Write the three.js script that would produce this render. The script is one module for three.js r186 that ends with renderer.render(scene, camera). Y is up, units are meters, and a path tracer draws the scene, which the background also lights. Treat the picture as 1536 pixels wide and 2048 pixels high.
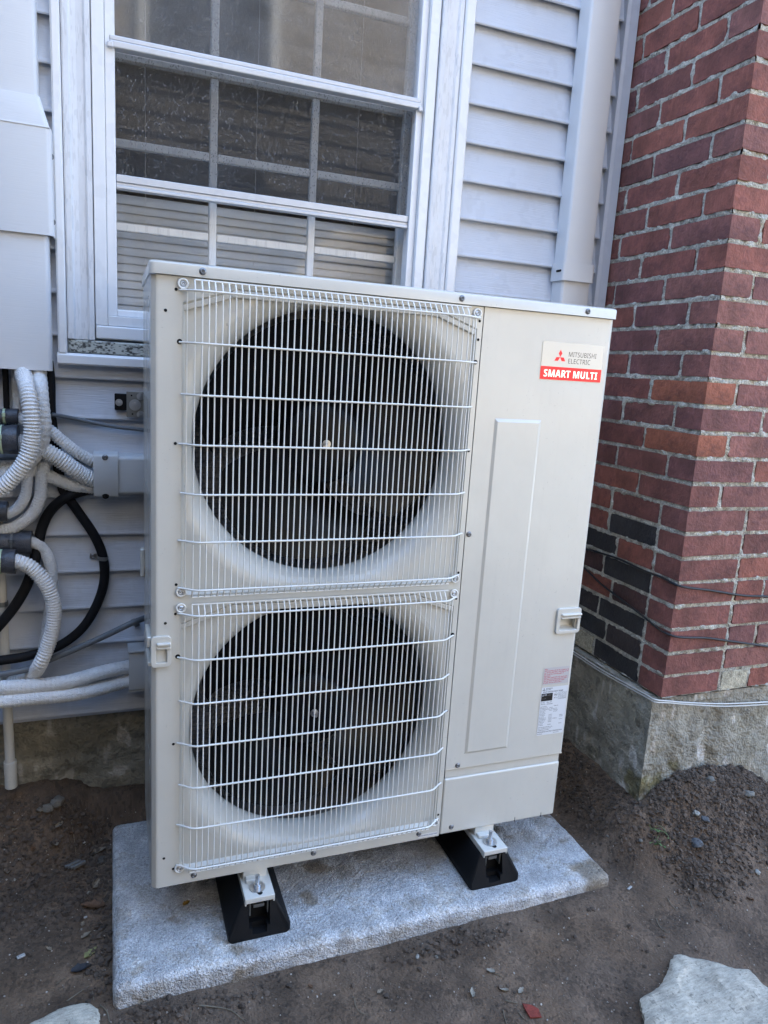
import * as THREE from 'three';
import { RoundedBoxGeometry } from 'three/addons/geometries/RoundedBoxGeometry.js';
import { ConvexGeometry } from 'three/addons/geometries/ConvexGeometry.js';
import { ImprovedNoise } from 'three/addons/math/ImprovedNoise.js';
import { mergeGeometries, mergeVertices, toCreasedNormals } from 'three/addons/utils/BufferGeometryUtils.js';
import { Brush, Evaluator, SUBTRACTION } from 'three-bvh-csg';

// ---------------------------------------------------------------- camera, sky, sun, exposure
const scene = new THREE.Scene();
const FPX = 1438.47, rad = Math.PI / 180;
const camera = new THREE.PerspectiveCamera(2 * Math.atan(1024 / FPX) / rad, 0.75, 0.05, 400);
camera.position.set(-0.0701, 1.1611, 1.4662);
camera.rotation.set(-11.2429 * rad, -21.0585 * rad, 3.594 * rad, 'YXZ');
camera.updateMatrixWorld(true);

const SUN_ELEVATION = 32, SUN_AZIMUTH = 42;             // behind the house, so the yard side stands in its shade
const sunDir = new THREE.Vector3(
  Math.sin(SUN_AZIMUTH * rad) * Math.cos(SUN_ELEVATION * rad), Math.sin(SUN_ELEVATION * rad), -Math.cos(SUN_AZIMUTH * rad) * Math.cos(SUN_ELEVATION * rad));
{
  const w = 512, h = 256, d = new Float32Array(w * h * 4);
  for (let j = 0; j < h; j++) for (let i = 0; i < w; i++) {
    const el = ((j + 0.5) / h - 0.5) * Math.PI, az = ((i + 0.5) / w - 0.5) * 2 * Math.PI;
    const dir = new THREE.Vector3(Math.cos(el) * Math.cos(az), Math.sin(el), Math.cos(el) * Math.sin(az));
    const s = Math.max(0, Math.sin(el)), t = Math.pow(1 - s, 2.6);
    const glow = Math.pow(Math.max(0, dir.dot(sunDir)), 12) * 0.35;
    const k = (j * w + i) * 4, below = el < 0 ? 0.45 : 1;
    d[k] = (0.235 + 0.17 * t + glow) * below;
    d[k + 1] = (0.375 + 0.14 * t + glow * 0.95) * below;
    d[k + 2] = (0.66 + 0.03 * t + glow * 0.85) * below;
    d[k + 3] = 1;
  }
  const sky = new THREE.DataTexture(d, w, h, THREE.RGBAFormat, THREE.FloatType);
  sky.mapping = THREE.EquirectangularReflectionMapping; sky.magFilter = sky.minFilter = THREE.LinearFilter; sky.needsUpdate = true;
  scene.background = sky; scene.environment = sky;
}
const sun = new THREE.DirectionalLight(new THREE.Color(1.0, 0.93, 0.78), 4.2);
sun.position.copy(sunDir).multiplyScalar(30); sun.target.position.set(0, 0, 0);
sun.castShadow = true; sun.shadow.mapSize.set(2048, 2048);
Object.assign(sun.shadow.camera, { left: -14, right: 14, top: 14, bottom: -14, near: 1, far: 70 });
sun.shadow.radius = 1;
scene.add(sun, sun.target);
const EXPOSURE = 6.9;

// ---------------------------------------------------------------- helpers
let seed = 20240611;
const rnd = () => { seed = (seed + 0x6D2B79F5) | 0; let t = Math.imul(seed ^ (seed >>> 15), 1 | seed); t = (t + Math.imul(t ^ (t >>> 7), 61 | t)) ^ t; return ((t ^ (t >>> 14)) >>> 0) / 4294967296; };
const rr = (a, b) => a + (b - a) * rnd();
const perlin = new ImprovedNoise();
const nz = (x, y, z = 0.37) => perlin.noise(x, y, z);
const fbm = (x, y, z = 0.37, o = 4) => { let s = 0, a = 0.5; for (let i = 0; i < o; i++) { s += a * perlin.noise(x, y, z + i * 7.1); x *= 2.03; y *= 2.03; a *= 0.5; } return s; };
const clamp = (v, a = 0, b = 1) => Math.min(b, Math.max(a, v));
const sstep = (a, b, v) => { const t = clamp((v - a) / (b - a)); return t * t * (3 - 2 * t); };
const V = (x, y, z) => new THREE.Vector3(x, y, z);
const ZW = -0.4825, XB = 1.354, ZB = 0.0042;            // siding plane, brick side plane, brick front plane

// a photograph pixel (1536 x 2048) gives a direction; the plane it touches gives the place
function at(u, v, axis, value) {
  const d = V((u - 768) / FPX, -(v - 1024) / FPX, -1).applyQuaternion(camera.quaternion), o = camera.position;
  const t = (value - o[axis]) / d[axis];
  return V(o.x + d.x * t, o.y + d.y * t, o.z + d.z * t);
}
const taken = {};
function numbered(name) { const n = (taken[name] = (taken[name] ?? -1) + 1); return n ? `${name}_${String(n).padStart(3, '0')}` : name; }
function shade(o) { o.traverse(m => { if (m.isMesh) { m.castShadow = true; m.receiveShadow = true; } }); return o; }
function mesh(name, geo, mat, parent) { const m = new THREE.Mesh(geo, mat); m.name = name; m.castShadow = m.receiveShadow = true; if (parent) parent.add(m); return m; }
function group(name, parent) { const g = new THREE.Group(); g.name = name; if (parent) parent.add(g); return g; }
function thing(name, label, category, grp) {
  const g = group(numbered(name)); g.userData = { label, category }; if (grp) g.userData.group = grp; scene.add(g); return g;
}
function seat(g) {                                      // moves a group's origin to the base of what it holds
  g.updateMatrixWorld(true);
  const b = new THREE.Box3().setFromObject(g), c = b.getCenter(V(0, 0, 0)); c.y = b.min.y;
  c.sub(g.position); g.position.add(c); for (const k of g.children) k.position.sub(c); return g;
}
function solo(name, geo, mat, label, category, grp) {
  geo.computeBoundingBox(); const b = geo.boundingBox, c = b.getCenter(V(0, 0, 0)); c.y = b.min.y;
  geo.translate(-c.x, -c.y, -c.z);
  const m = mesh(numbered(name), geo, mat, scene); m.position.copy(c); m.userData = { label, category }; if (grp) m.userData.group = grp; return m;
}
function structure(m) { m.userData.kind = 'structure'; return m; }

// uv in metres, by the axis a face points along
function boxUV(geo, k = 1, ox = 0, oy = 0) {
  const g = geo.index ? geo.toNonIndexed() : geo, p = g.attributes.position, uv = new Float32Array(p.count * 2);
  for (let i = 0; i < p.count; i += 3) {
    const a = V().fromBufferAttribute(p, i), b = V().fromBufferAttribute(p, i + 1), c = V().fromBufferAttribute(p, i + 2);
    const n = b.clone().sub(a).cross(c.clone().sub(a)), ax = Math.abs(n.x), ay = Math.abs(n.y), az = Math.abs(n.z);
    [a, b, c].forEach((q, j) => {
      const [s, t] = ax > ay && ax > az ? [q.z, q.y] : ay > az ? [q.x, q.z] : [q.x, q.y];
      uv[(i + j) * 2] = s * k + ox; uv[(i + j) * 2 + 1] = t * k + oy;
    });
  }
  g.setAttribute('uv', new THREE.BufferAttribute(uv, 2)); return g;
}
function rbox(x0, x1, y0, y1, z0, z1, r = 0.003, seg = 2) {
  const w = x1 - x0, h = y1 - y0, d = z1 - z0;
  const g = new RoundedBoxGeometry(w, h, d, seg, Math.min(r, w / 2.01, h / 2.01, d / 2.01));
  g.translate((x0 + x1) / 2, (y0 + y1) / 2, (z0 + z1) / 2); return boxUV(g);
}
function box(x0, x1, y0, y1, z0, z1) {
  const g = new THREE.BoxGeometry(x1 - x0, y1 - y0, z1 - z0); g.translate((x0 + x1) / 2, (y0 + y1) / 2, (z0 + z1) / 2); return boxUV(g);
}
function join(...gs) { return mergeGeometries(gs.flat().map(g => { const q = g.index ? g.toNonIndexed() : g; for (const k of Object.keys(q.attributes)) if (!['position', 'normal', 'uv'].includes(k)) q.deleteAttribute(k); return q; })); }
function shapeOf(pts) { const s = new THREE.Shape(); pts.forEach(([x, y], i) => i ? s.lineTo(x, y) : s.moveTo(x, y)); s.closePath(); return s; }
// profile given in (z, y), swept along x from x0 to x1
function sweepX(pts, x0, x1) {
  const g = new THREE.ExtrudeGeometry(shapeOf(pts.map(([z, y]) => [-z, y])), { depth: x1 - x0, bevelEnabled: false, steps: 1 });
  g.rotateY(Math.PI / 2); g.translate(x0, 0, 0); return boxUV(g);
}
// profile given in (x, z), swept up from y0 to y1
function sweepY(pts, y0, y1) {
  const g = new THREE.ExtrudeGeometry(shapeOf(pts.map(([x, z]) => [x, -z])), { depth: y1 - y0, bevelEnabled: false, steps: 1 });
  g.rotateX(-Math.PI / 2); g.translate(0, y0, 0); return boxUV(g);
}
// tube along points with a radius that may vary with the length s and the angle a
function tube(pts, radius, o = {}) {
  const curve = new THREE.CatmullRomCurve3(pts, false, o.tight ? 'chordal' : 'centripetal'), len = curve.getLength();
  const n = Math.max(2, Math.ceil(len / (o.step ?? 0.01))), m = o.radial ?? 14, fr = curve.computeFrenetFrames(n, false);
  const pos = [], uv = [], idx = [];
  for (let i = 0; i <= n; i++) {
    const c = curve.getPointAt(i / n), s = len * i / n;
    for (let j = 0; j <= m; j++) {
      const a = j / m * Math.PI * 2, r = typeof radius === 'function' ? radius(s, j === m ? 0 : a, len) : radius;
      const q = c.clone().addScaledVector(fr.normals[i], Math.cos(a) * r).addScaledVector(fr.binormals[i], Math.sin(a) * r);
      pos.push(q.x, q.y, q.z); uv.push(s, a * 0.022);
    }
  }
  for (let i = 0; i < n; i++) for (let j = 0; j < m; j++) { const a = i * (m + 1) + j, b = a + m + 1; idx.push(a, a + 1, b, b, a + 1, b + 1); }
  for (const [e, flip] of [[0, 0], [n, 1]]) {           // closed ends
    const c = curve.getPointAt(e / n), k = pos.length / 3; pos.push(c.x, c.y, c.z); uv.push(0, 0);
    for (let j = 0; j < m; j++) { const a = e * (m + 1) + j; flip ? idx.push(k, a, a + 1) : idx.push(k, a + 1, a); }
  }
  const g = new THREE.BufferGeometry(); g.setAttribute('position', new THREE.Float32BufferAttribute(pos, 3)); g.setAttribute('uv', new THREE.Float32BufferAttribute(uv, 2));
  g.setIndex(idx); g.computeVertexNormals(); return g;
}
function rodBetween(a, b, r, radial = 8) { const d = b.clone().sub(a), g = new THREE.CylinderGeometry(r, r, d.length(), radial); g.applyQuaternion(new THREE.Quaternion().setFromUnitVectors(V(0, 1, 0), d.clone().normalize())); g.translate((a.x + b.x) / 2, (a.y + b.y) / 2, (a.z + b.z) / 2); return g; }

// ---------------------------------------------------------------- procedural textures
function tex(w, h, fn, srgb, size = [1, 1]) {           // fn(u, v) in 0..1 gives [r, g, b, a] in 0..1; size in metres
  const d = new Uint8Array(w * h * 4);
  for (let j = 0; j < h; j++) for (let i = 0; i < w; i++) {
    const c = fn(i / w, j / h, i, j), k = (j * w + i) * 4;
    for (let q = 0; q < 4; q++) d[k + q] = 255 * clamp(c[q] ?? 1);
  }
  const t = new THREE.DataTexture(d, w, h); t.wrapS = t.wrapT = THREE.RepeatWrapping; t.magFilter = THREE.LinearFilter; t.minFilter = THREE.LinearMipmapLinearFilter; t.generateMipmaps = true;
  if (srgb) t.colorSpace = THREE.SRGBColorSpace; t.repeat.set(1 / size[0], 1 / size[1]); t.needsUpdate = true; return t;
}
// noise that tiles with period n lattice cells
function tile(n, sd) {
  const g = []; let s = sd; const r = () => { s = (s * 1664525 + 1013904223) >>> 0; return s / 4294967296; };
  for (let i = 0; i < n * n; i++) g.push(r());
  return (u, v) => { const x = ((u % 1) + 1) % 1 * n, y = ((v % 1) + 1) % 1 * n, i = Math.floor(x), j = Math.floor(y), a = x - i, b = y - j, e = a * a * (3 - 2 * a), f = b * b * (3 - 2 * b);
    const p = (q, w) => g[(w % n) * n + (q % n)]; return (p(i, j) * (1 - e) + p(i + 1, j) * e) * (1 - f) + (p(i, j + 1) * (1 - e) + p(i + 1, j + 1) * e) * f; };
}
const T4 = tile(4, 11), T8 = tile(8, 22), T16 = tile(16, 33), T32 = tile(32, 44), T64 = tile(64, 55), T128 = tile(128, 66), T256 = tile(256, 77);
const grey = (v, a = 1) => [v, v, v, a];
const multi = (u, v) => 0.34 * T8(u, v) + 0.26 * T16(u, v) + 0.2 * T32(u, v) + 0.12 * T64(u, v) + 0.08 * T128(u, v);

const grainBump = tex(512, 512, (u, v) => grey(0.5 * T256(u * 0.06 + 0.3 * T8(u, v) * 0.05, v) + 0.3 * T128(u * 0.08, v) + 0.2 * T16(u, v)), false, [0.5, 0.25]);
const grime = tex(512, 512, (u, v) => { const m = multi(u, v), f = sstep(0.60, 0.74, T64(u, v) * 0.5 + T16(u, v) * 0.5); const k = 0.955 + 0.05 * m - 0.025 * f; return grey(k); }, true, [0.9, 0.9]);
const peel = tex(256, 256, (u, v) => grey(0.5 * T64(u, v) + 0.5 * T32(u, v)), false, [0.12, 0.12]);
const fineRough = tex(256, 256, (u, v) => grey(0.5 * T128(u, v) + 0.3 * T64(u, v) + 0.2 * T16(u, v)), false, [0.1, 0.1]);
const weathered = tex(512, 512, (u, v) => { const cr = sstep(0.62, 0.7, T128(u, v * 0.25) * 0.55 + T32(u, v * 0.5) * 0.45); const m = multi(u, v); const k = 0.93 + 0.08 * m - 0.05 * cr; return [k, k, k * 1.0]; }, true, [0.25, 0.5]);
const mould = tex(512, 256, (u, v) => { const m = 0.5 * T64(u, v) + 0.3 * T128(u, v) + 0.2 * T16(u, v), f = sstep(0.42, 0.72, m); const k = 0.80 - 0.5 * f; return [k, k * 1.01, k * 0.97]; }, true, [0.4, 0.2]);
const brickMap = tex(512, 512, (u, v) => {
  const m = multi(u, v), st = sstep(0.72, 0.95, T128(u, v * 0.14)) * T8(u, v), sp = sstep(0.93, 0.98, T256(u, v)) * sstep(0.4, 0.7, T16(u, v)), dk = sstep(0.40, 0.80, T16(u, v) * 0.5 + T64(u, v) * 0.3 + T128(u, v) * 0.2);
  const k = 0.80 + 0.5 * (m - 0.45) - 0.18 * dk + 0.12 * st + 0.09 * (T256(u, v) - 0.5) + 0.10 * (T4(u, v) - 0.5);
  return [k + 0.16 * sp, k + 0.2 * sp + 0.03 * st, k + 0.2 * sp + 0.03 * dk + 0.04 * st];
}, true, [0.5, 0.5]);
const brickBump = tex(512, 512, (u, v) => grey(0.4 * T64(u, v) + 0.3 * T128(u, v) + 0.2 * T256(u, v) + 0.1 * T16(u, v)), false, [0.5, 0.5]);
const mortarMap = tex(512, 512, (u, v) => { const m = 0.35 * T32(u, v) + 0.35 * T128(u, v) + 0.3 * T256(u, v), s = sstep(0.55, 0.72, T32(u, v) * 0.5 + T16(u, v) * 0.5); const k = 0.74 + 0.5 * (m - 0.5) - 0.14 * s; return [k, k * 0.99, k * 0.95]; }, true, [0.3, 0.3]);
const mortarBump = tex(512, 512, (u, v) => grey(0.3 * T64(u, v) + 0.4 * T128(u, v) + 0.3 * T256(u, v)), false, [0.3, 0.3]);
const pargeMap = tex(1024, 1024, (u, v) => {
  const m = multi(u, v), st = sstep(0.5, 0.64, 0.6 * T8(u, v) + 0.4 * T32(u, v)), fl = sstep(0.62, 0.7, 0.6 * T32(u, v) + 0.4 * T128(u, v)), w = sstep(0.62, 0.78, 0.5 * T16(u * 1, v) + 0.5 * T64(u, v * 0.3));
  const k = 0.62 + 0.34 * (m - 0.5) - 0.07 * st - 0.09 * fl + 0.13 * w; return [k, k * 0.98, k * (0.92 + 0.04 * w)];
}, true, [0.8, 0.8]);
const pargeBump = tex(512, 512, (u, v) => grey(0.35 * T16(u, v) + 0.25 * T32(u, v) + 0.2 * T64(u, v) + 0.2 * T128(u, v)), false, [0.5, 0.5]);
const soilMap = tex(1024, 1024, (u, v) => {
  const m = multi(u, v), sp = sstep(0.90, 0.96, T256(u, v)), b = T8(u, v), d = sstep(0.55, 0.7, 0.5 * T32(u, v) + 0.5 * T128(u, v));
  const k = 0.62 + 0.5 * (m - 0.5) - 0.13 * d; return [k + 0.2 * sp, k * (0.97 + 0.02 * b) + 0.19 * sp, k * (0.93 + 0.05 * b) + 0.17 * sp];
}, true, [0.7, 0.7]);
const soilBump = tex(1024, 1024, (u, v) => grey(0.25 * T32(u, v) + 0.25 * T64(u, v) + 0.3 * T128(u, v) + 0.2 * T256(u, v)), false, [0.5, 0.5]);
const padMap = tex(1024, 1024, (u, v) => {
  const sp = T256(u * 2, v * 2), s2 = T256(u, v), m = multi(u, v), pit = sstep(0.62, 0.78, 0.5 * T128(u, v) + 0.5 * T256(u, v));
  const bl = sstep(0.42, 0.62, 0.6 * T4(u, v) + 0.4 * T16(u, v)), dirt = sstep(0.56, 0.72, 0.5 * T8(u, v) + 0.3 * T32(u, v) + 0.2 * T128(u, v)); const k = 0.76 + 0.16 * (sp - 0.5) + 0.20 * (s2 - 0.5) + 0.24 * (m - 0.5) - 0.17 * pit + 0.07 * bl - 0.06 * dirt; return [k, k * (1 - 0.02 * dirt), k * (1 - 0.05 * dirt)];
}, true, [0.55, 0.55]);
const padBump = tex(1024, 1024, (u, v) => grey(0.2 * T64(u, v) + 0.45 * T128(u, v) + 0.35 * T256(u, v)), false, [0.42, 0.42]);
const stoneMap = tex(512, 512, (u, v) => { const a = T128(u * 0.25 + v * 0.3, v), m = multi(u, v), sp = sstep(0.8, 0.9, T64(u, v)); const k = 0.68 + 0.12 * (a - 0.5) + 0.26 * (m - 0.5) - 0.14 * sp + 0.10 * (T256(u, v) - 0.5); return [k, k, k * 0.985]; }, true, [0.35, 0.35]);
const foilBump = tex(512, 512, (u, v) => grey(0.45 * T64(u, v) + 0.35 * T128(u, v) + 0.2 * T32(u, v)), false, [0.12, 0.12]);
const coilBump = tex(64, 256, (u, v, i, j) => grey((j % 16) < 5 ? 1 : 0), false, [0.2, 0.2]);
const fleck = (() => {                                  // dust and lint caught in the insect screen
  const w = 1024, h = 512, a = new Float32Array(w * h);
  for (let q = 0; q < 7500; q++) {
    const x = Math.floor(rnd() * w), y = Math.floor(rnd() * h), l = 2 + Math.floor(rnd() * 6), s = rr(0.2, 1), dn = 0.35 + 0.65 * T16(x / w, y / h);
    if (rnd() > dn) continue;
    let px = x; for (let i = 0; i < l; i++) { px += Math.floor(rnd() * 3) - 1; a[((y + i) % h) * w + ((px + w) % w)] = s; for (let e = 1; e < 3; e++) if (rnd() < 0.6) a[((y + i) % h) * w + ((px + w + e) % w)] = s * 0.8; }
  }
  return (i, j) => a[j * w + i];
})();
const screenMap = tex(1024, 512, (u, v, i, j) => { const f = fleck(i, j), m = multi(u, v); const k = 0.19 + 0.10 * m + 0.33 * f; return [k, k * 1.0, k * 1.01]; }, true, [0.76, 0.38]);
const screenAlpha = tex(1024, 512, (u, v, i, j) => grey(0.46 + 0.10 * multi(u, v) + 0.42 * fleck(i, j)), false, [0.76, 0.38]);
const dustAlpha = tex(1024, 512, (u, v, i, j) => grey(0.03 + 0.12 * multi(u, v) + 0.30 * fleck((i * 7) % 1024, j)), false, [0.76, 0.38]);

// ---------------------------------------------------------------- materials
const M = {};
const std = (o) => new THREE.MeshStandardMaterial(o), phy = (o) => new THREE.MeshPhysicalMaterial(o);
const lin = (r, g, b) => new THREE.Color().setRGB(r, g, b);
const sheetWave = tex(256, 256, (u, v) => grey(0.7 * T4(u, v) + 0.24 * T8(u, v) + 0.06 * T64(u, v)), false, [0.75, 0.95]);
const casingDust = tex(1024, 1024, (u, v) => { const m = multi(u, v), run = sstep(0.62, 0.9, T128(u, v * 0.06)) * T8(u, v), sp = sstep(0.95, 0.985, T256(u, v)) * sstep(0.45, 0.7, T8(u, v)); const k = 0.965 + 0.05 * (m - 0.5) - 0.010 * run - 0.10 * sp; return [k, k * 0.998, k * 0.99]; }, true, [1.1, 1.1]);
M.paint = phy({ map: casingDust, color: lin(0.645, 0.625, 0.565), roughness: 0.40, clearcoat: 0.75, clearcoatRoughness: 0.16, bumpMap: sheetWave, bumpScale: 0.0016 });
M.wire = phy({ color: lin(0.72, 0.71, 0.66), roughness: 0.35, clearcoat: 0.3, clearcoatRoughness: 0.3 });
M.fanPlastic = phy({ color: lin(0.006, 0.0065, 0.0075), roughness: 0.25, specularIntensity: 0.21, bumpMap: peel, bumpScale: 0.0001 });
M.innerSteel = phy({ color: lin(0.22, 0.22, 0.22), roughness: 0.85, specularIntensity: 0.3, bumpMap: fineRough, bumpScale: 0.0003 });
M.coil = phy({ color: lin(0.20, 0.205, 0.215), roughness: 0.8, specularIntensity: 0.25, bumpMap: coilBump, bumpScale: 0.003 });
M.steel = std({ color: lin(0.55, 0.56, 0.57), roughness: 0.28, metalness: 0.95 });
M.galv = std({ color: lin(0.27, 0.275, 0.265), roughness: 0.45, metalness: 0.85, bumpMap: fineRough, bumpScale: 0.0002 });
M.darkScrew = std({ color: lin(0.22, 0.22, 0.22), roughness: 0.4, metalness: 0.8 });
M.hole = std({ color: lin(0.006, 0.006, 0.006), roughness: 1 });
M.rubber = phy({ color: lin(0.0045, 0.0047, 0.0055), roughness: 0.6, specularIntensity: 0.45, bumpMap: fineRough, bumpScale: 0.0004 });
M.siding = phy({ color: lin(0.56, 0.60, 0.67), roughness: 0.5, bumpMap: grainBump, bumpScale: 0.0009, map: grime });
M.trim = phy({ color: lin(0.80, 0.805, 0.81), roughness: 0.38, map: grime });
M.cornerTrim = phy({ color: lin(0.56, 0.60, 0.67), roughness: 0.45, map: grime });
M.casing = std({ color: lin(0.74, 0.75, 0.765), roughness: 0.55, map: weathered, bumpMap: weathered, bumpScale: 0.0008 });
M.sill = std({ color: lin(0.75, 0.75, 0.74), roughness: 0.7, map: mould });
M.alu = phy({ color: lin(0.60, 0.61, 0.63), roughness: 0.42, metalness: 0.25, map: grime });
M.sashPaint = std({ color: lin(0.80, 0.795, 0.77), roughness: 0.55, map: weathered });
M.glass = phy({ color: lin(1, 1, 1), roughness: 0.02, transmission: 1, thickness: 0, ior: 1.5 });
M.stormGlass = phy({ color: lin(1, 1, 1), roughness: 0.07, transmission: 1, thickness: 0, ior: 1.5 });
M.screen = std({ color: lin(1, 1, 1), map: screenMap, alphaMap: screenAlpha, transparent: true, roughness: 0.9, side: THREE.DoubleSide });
M.dust = std({ color: lin(0.62, 0.62, 0.62), alphaMap: dustAlpha, transparent: true, roughness: 0.95, side: THREE.DoubleSide });
M.blind = std({ color: lin(0.66, 0.67, 0.67), roughness: 0.6, map: grime });
M.room = std({ color: lin(0.30, 0.28, 0.25), roughness: 0.9, bumpMap: fineRough, bumpScale: 0.0002 });
M.duct = phy({ color: lin(0.64, 0.65, 0.66), roughness: 0.4, bumpMap: grainBump, bumpScale: 0.0002 });
M.ductGrey = phy({ color: lin(0.47, 0.49, 0.50), roughness: 0.42, bumpMap: grainBump, bumpScale: 0.00025 });
M.foil = std({ color: lin(0.80, 0.82, 0.83), roughness: 0.42, bumpMap: foilBump, bumpScale: 0.0025, map: grime });
M.blackFoam = phy({ color: lin(0.006, 0.0063, 0.008), roughness: 0.62, specularIntensity: 0.5, bumpMap: fineRough, bumpScale: 0.0006 });
M.conduit = phy({ color: lin(0.12, 0.135, 0.15), roughness: 0.42, bumpMap: fineRough, bumpScale: 0.0002 });
M.tape = phy({ color: lin(0.055, 0.062, 0.078), roughness: 0.3, bumpMap: foilBump, bumpScale: 0.0012 });
M.zip = std({ color: lin(0.42, 0.52, 0.36), roughness: 0.45 });
M.pvc = phy({ color: lin(0.60, 0.59, 0.54), roughness: 0.4, map: grime });
M.mortar = std({ color: lin(0.84, 0.83, 0.78), map: mortarMap, roughness: 0.95, bumpMap: mortarBump, bumpScale: 0.004 });
M.parge = std({ color: lin(0.92, 0.90, 0.84), map: pargeMap, roughness: 0.95, bumpMap: pargeBump, bumpScale: 0.012 });
M.pargeMoss = std({ color: lin(0.92, 0.90, 0.84), vertexColors: true, map: pargeMap, roughness: 0.95, bumpMap: pargeBump, bumpScale: 0.012 });
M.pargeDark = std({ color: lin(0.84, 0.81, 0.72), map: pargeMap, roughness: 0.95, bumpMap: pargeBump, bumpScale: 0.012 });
const brickTones = [[0.235, 0.086, 0.074], [0.255, 0.092, 0.074], [0.200, 0.078, 0.070], [0.275, 0.100, 0.078], [0.185, 0.078, 0.078], [0.240, 0.104, 0.094], [0.215, 0.090, 0.084]];
M.bricks = brickTones.map(c => std({ color: lin(...c.map((v, i) => v * [1.45, 1.38, 1.25][i])), map: brickMap, roughness: 0.82, bumpMap: brickBump, bumpScale: 0.0022 }));
M.brickOrange = [std({ color: lin(0.46, 0.155, 0.09), map: brickMap, roughness: 0.82, bumpMap: brickBump, bumpScale: 0.0022 })];
M.brickBlack = [[0.065, 0.048, 0.046], [0.115, 0.052, 0.046], [0.045, 0.042, 0.044]].map(c => std({ color: lin(...c), map: brickMap, roughness: 0.7, bumpMap: brickBump, bumpScale: 0.0025 }));
M.brickSmeared = std({ color: lin(0.85, 0.80, 0.66), map: mortarMap, roughness: 0.95, bumpMap: mortarBump, bumpScale: 0.003 });
M.soil = std({ color: lin(1, 1, 1), vertexColors: true, map: soilMap, roughness: 0.95, bumpMap: soilBump, bumpScale: 0.006 });
M.pad = std({ color: lin(0.88, 0.87, 0.85), vertexColors: true, map: padMap, roughness: 0.95, bumpMap: padBump, bumpScale: 0.006 });
M.flag = std({ color: lin(0.96, 0.88, 0.73), map: stoneMap, roughness: 0.85, bumpMap: stoneMap, bumpScale: 0.0016 });
M.cable = std({ color: lin(0.012, 0.012, 0.013), roughness: 0.55, bumpMap: fineRough, bumpScale: 0.0001 });
M.cableGrey = std({ color: lin(0.52, 0.51, 0.47), roughness: 0.55, bumpMap: fineRough, bumpScale: 0.0001 });

// ---------------------------------------------------------------- ground: one sheet, fine near the pad, wide towards the horizon
function groundHeight(x, z) {
  let h = -0.170;
  h += 0.018 * sstep(0.35, 1.15, x) * sstep(0.5, 0.05, z);
  const dWall = Math.max(0, z + 0.50), near = sstep(-0.26, -0.09, x);         // soil lies higher against the house
  h += (0.17 - 0.05 * near - 0.06 * sstep(-0.05, 0.3, x)) * Math.exp(-Math.pow(dWall / (0.115 - 0.058 * near), 2));
  const d = Math.hypot(Math.max(0, 1.33 - x), Math.max(0, z)), k = sstep(1.20, 1.50, x);   // and in a loose bank against the brick wall
  h += (0.130 + 0.075 * sstep(1.30, 1.48, x) - 0.13 * sstep(1.62, 1.95, x)) * Math.exp(-Math.pow(d / (0.080 + 0.070 * k), 2));
  h += 0.02 * Math.exp(-Math.pow((x - 1.62) / 0.22, 2) - Math.pow((z - 0.20) / 0.14, 2));
  if (x > -0.06 && x < 1.14 && z > -0.43 && z < 0.10) h = Math.min(h, -0.185);
  return h;
}
function looseness(x, z) {
  let l = 0.10;
  l = Math.max(l, sstep(0.34, 0.10, Math.abs(z - 0.02 - 0.10 * nz(x * 3, 1.1))) * sstep(1.28, 1.42, x + 0.25 * (0.3 - z) * 0.6));
  l = Math.max(l, 0.55 * sstep(0.065, 0.0, Math.abs(z - 0.165 - 0.02 * nz(x * 5, 4))) * sstep(-0.15, -0.05, x) * sstep(1.15, 0.95, x) * sstep(-0.2, 0.25, nz(x * 4.3, 8.2)));
  l = Math.max(l, 0.7 * sstep(-0.05, -0.25, z) * sstep(0, -0.1, x));
  l = Math.max(l, 0.6 * sstep(0.06, 0.0, Math.abs(x + 0.105)) * sstep(0.2, 0.0, z));
  l = Math.max(l, 0.8 * sstep(0.12, 0.0, Math.abs(x - 1.29)) * sstep(0.14, 0.0, z));
  return l;
}
function surface(x, z) {
  const l = looseness(x, z);
  let h = groundHeight(x, z) + 0.010 * fbm(x * 5, z * 5, 0.2, 3) + 0.0035 * fbm(x * 26, z * 26, 1.7, 3) * (0.5 + l);
  const c0 = fbm(x * 15, z * 15, 2.6, 2), cl = fbm(x * 37, z * 37, 5.1, 3), c2 = fbm(x * 82, z * 82, 9.3, 2);
  h += l * (0.034 * Math.max(0, c0 + 0.05) + 0.030 * Math.pow(Math.max(0, cl + 0.04), 1.4) + 0.010 * Math.max(0, c2));
  return h;
}
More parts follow.
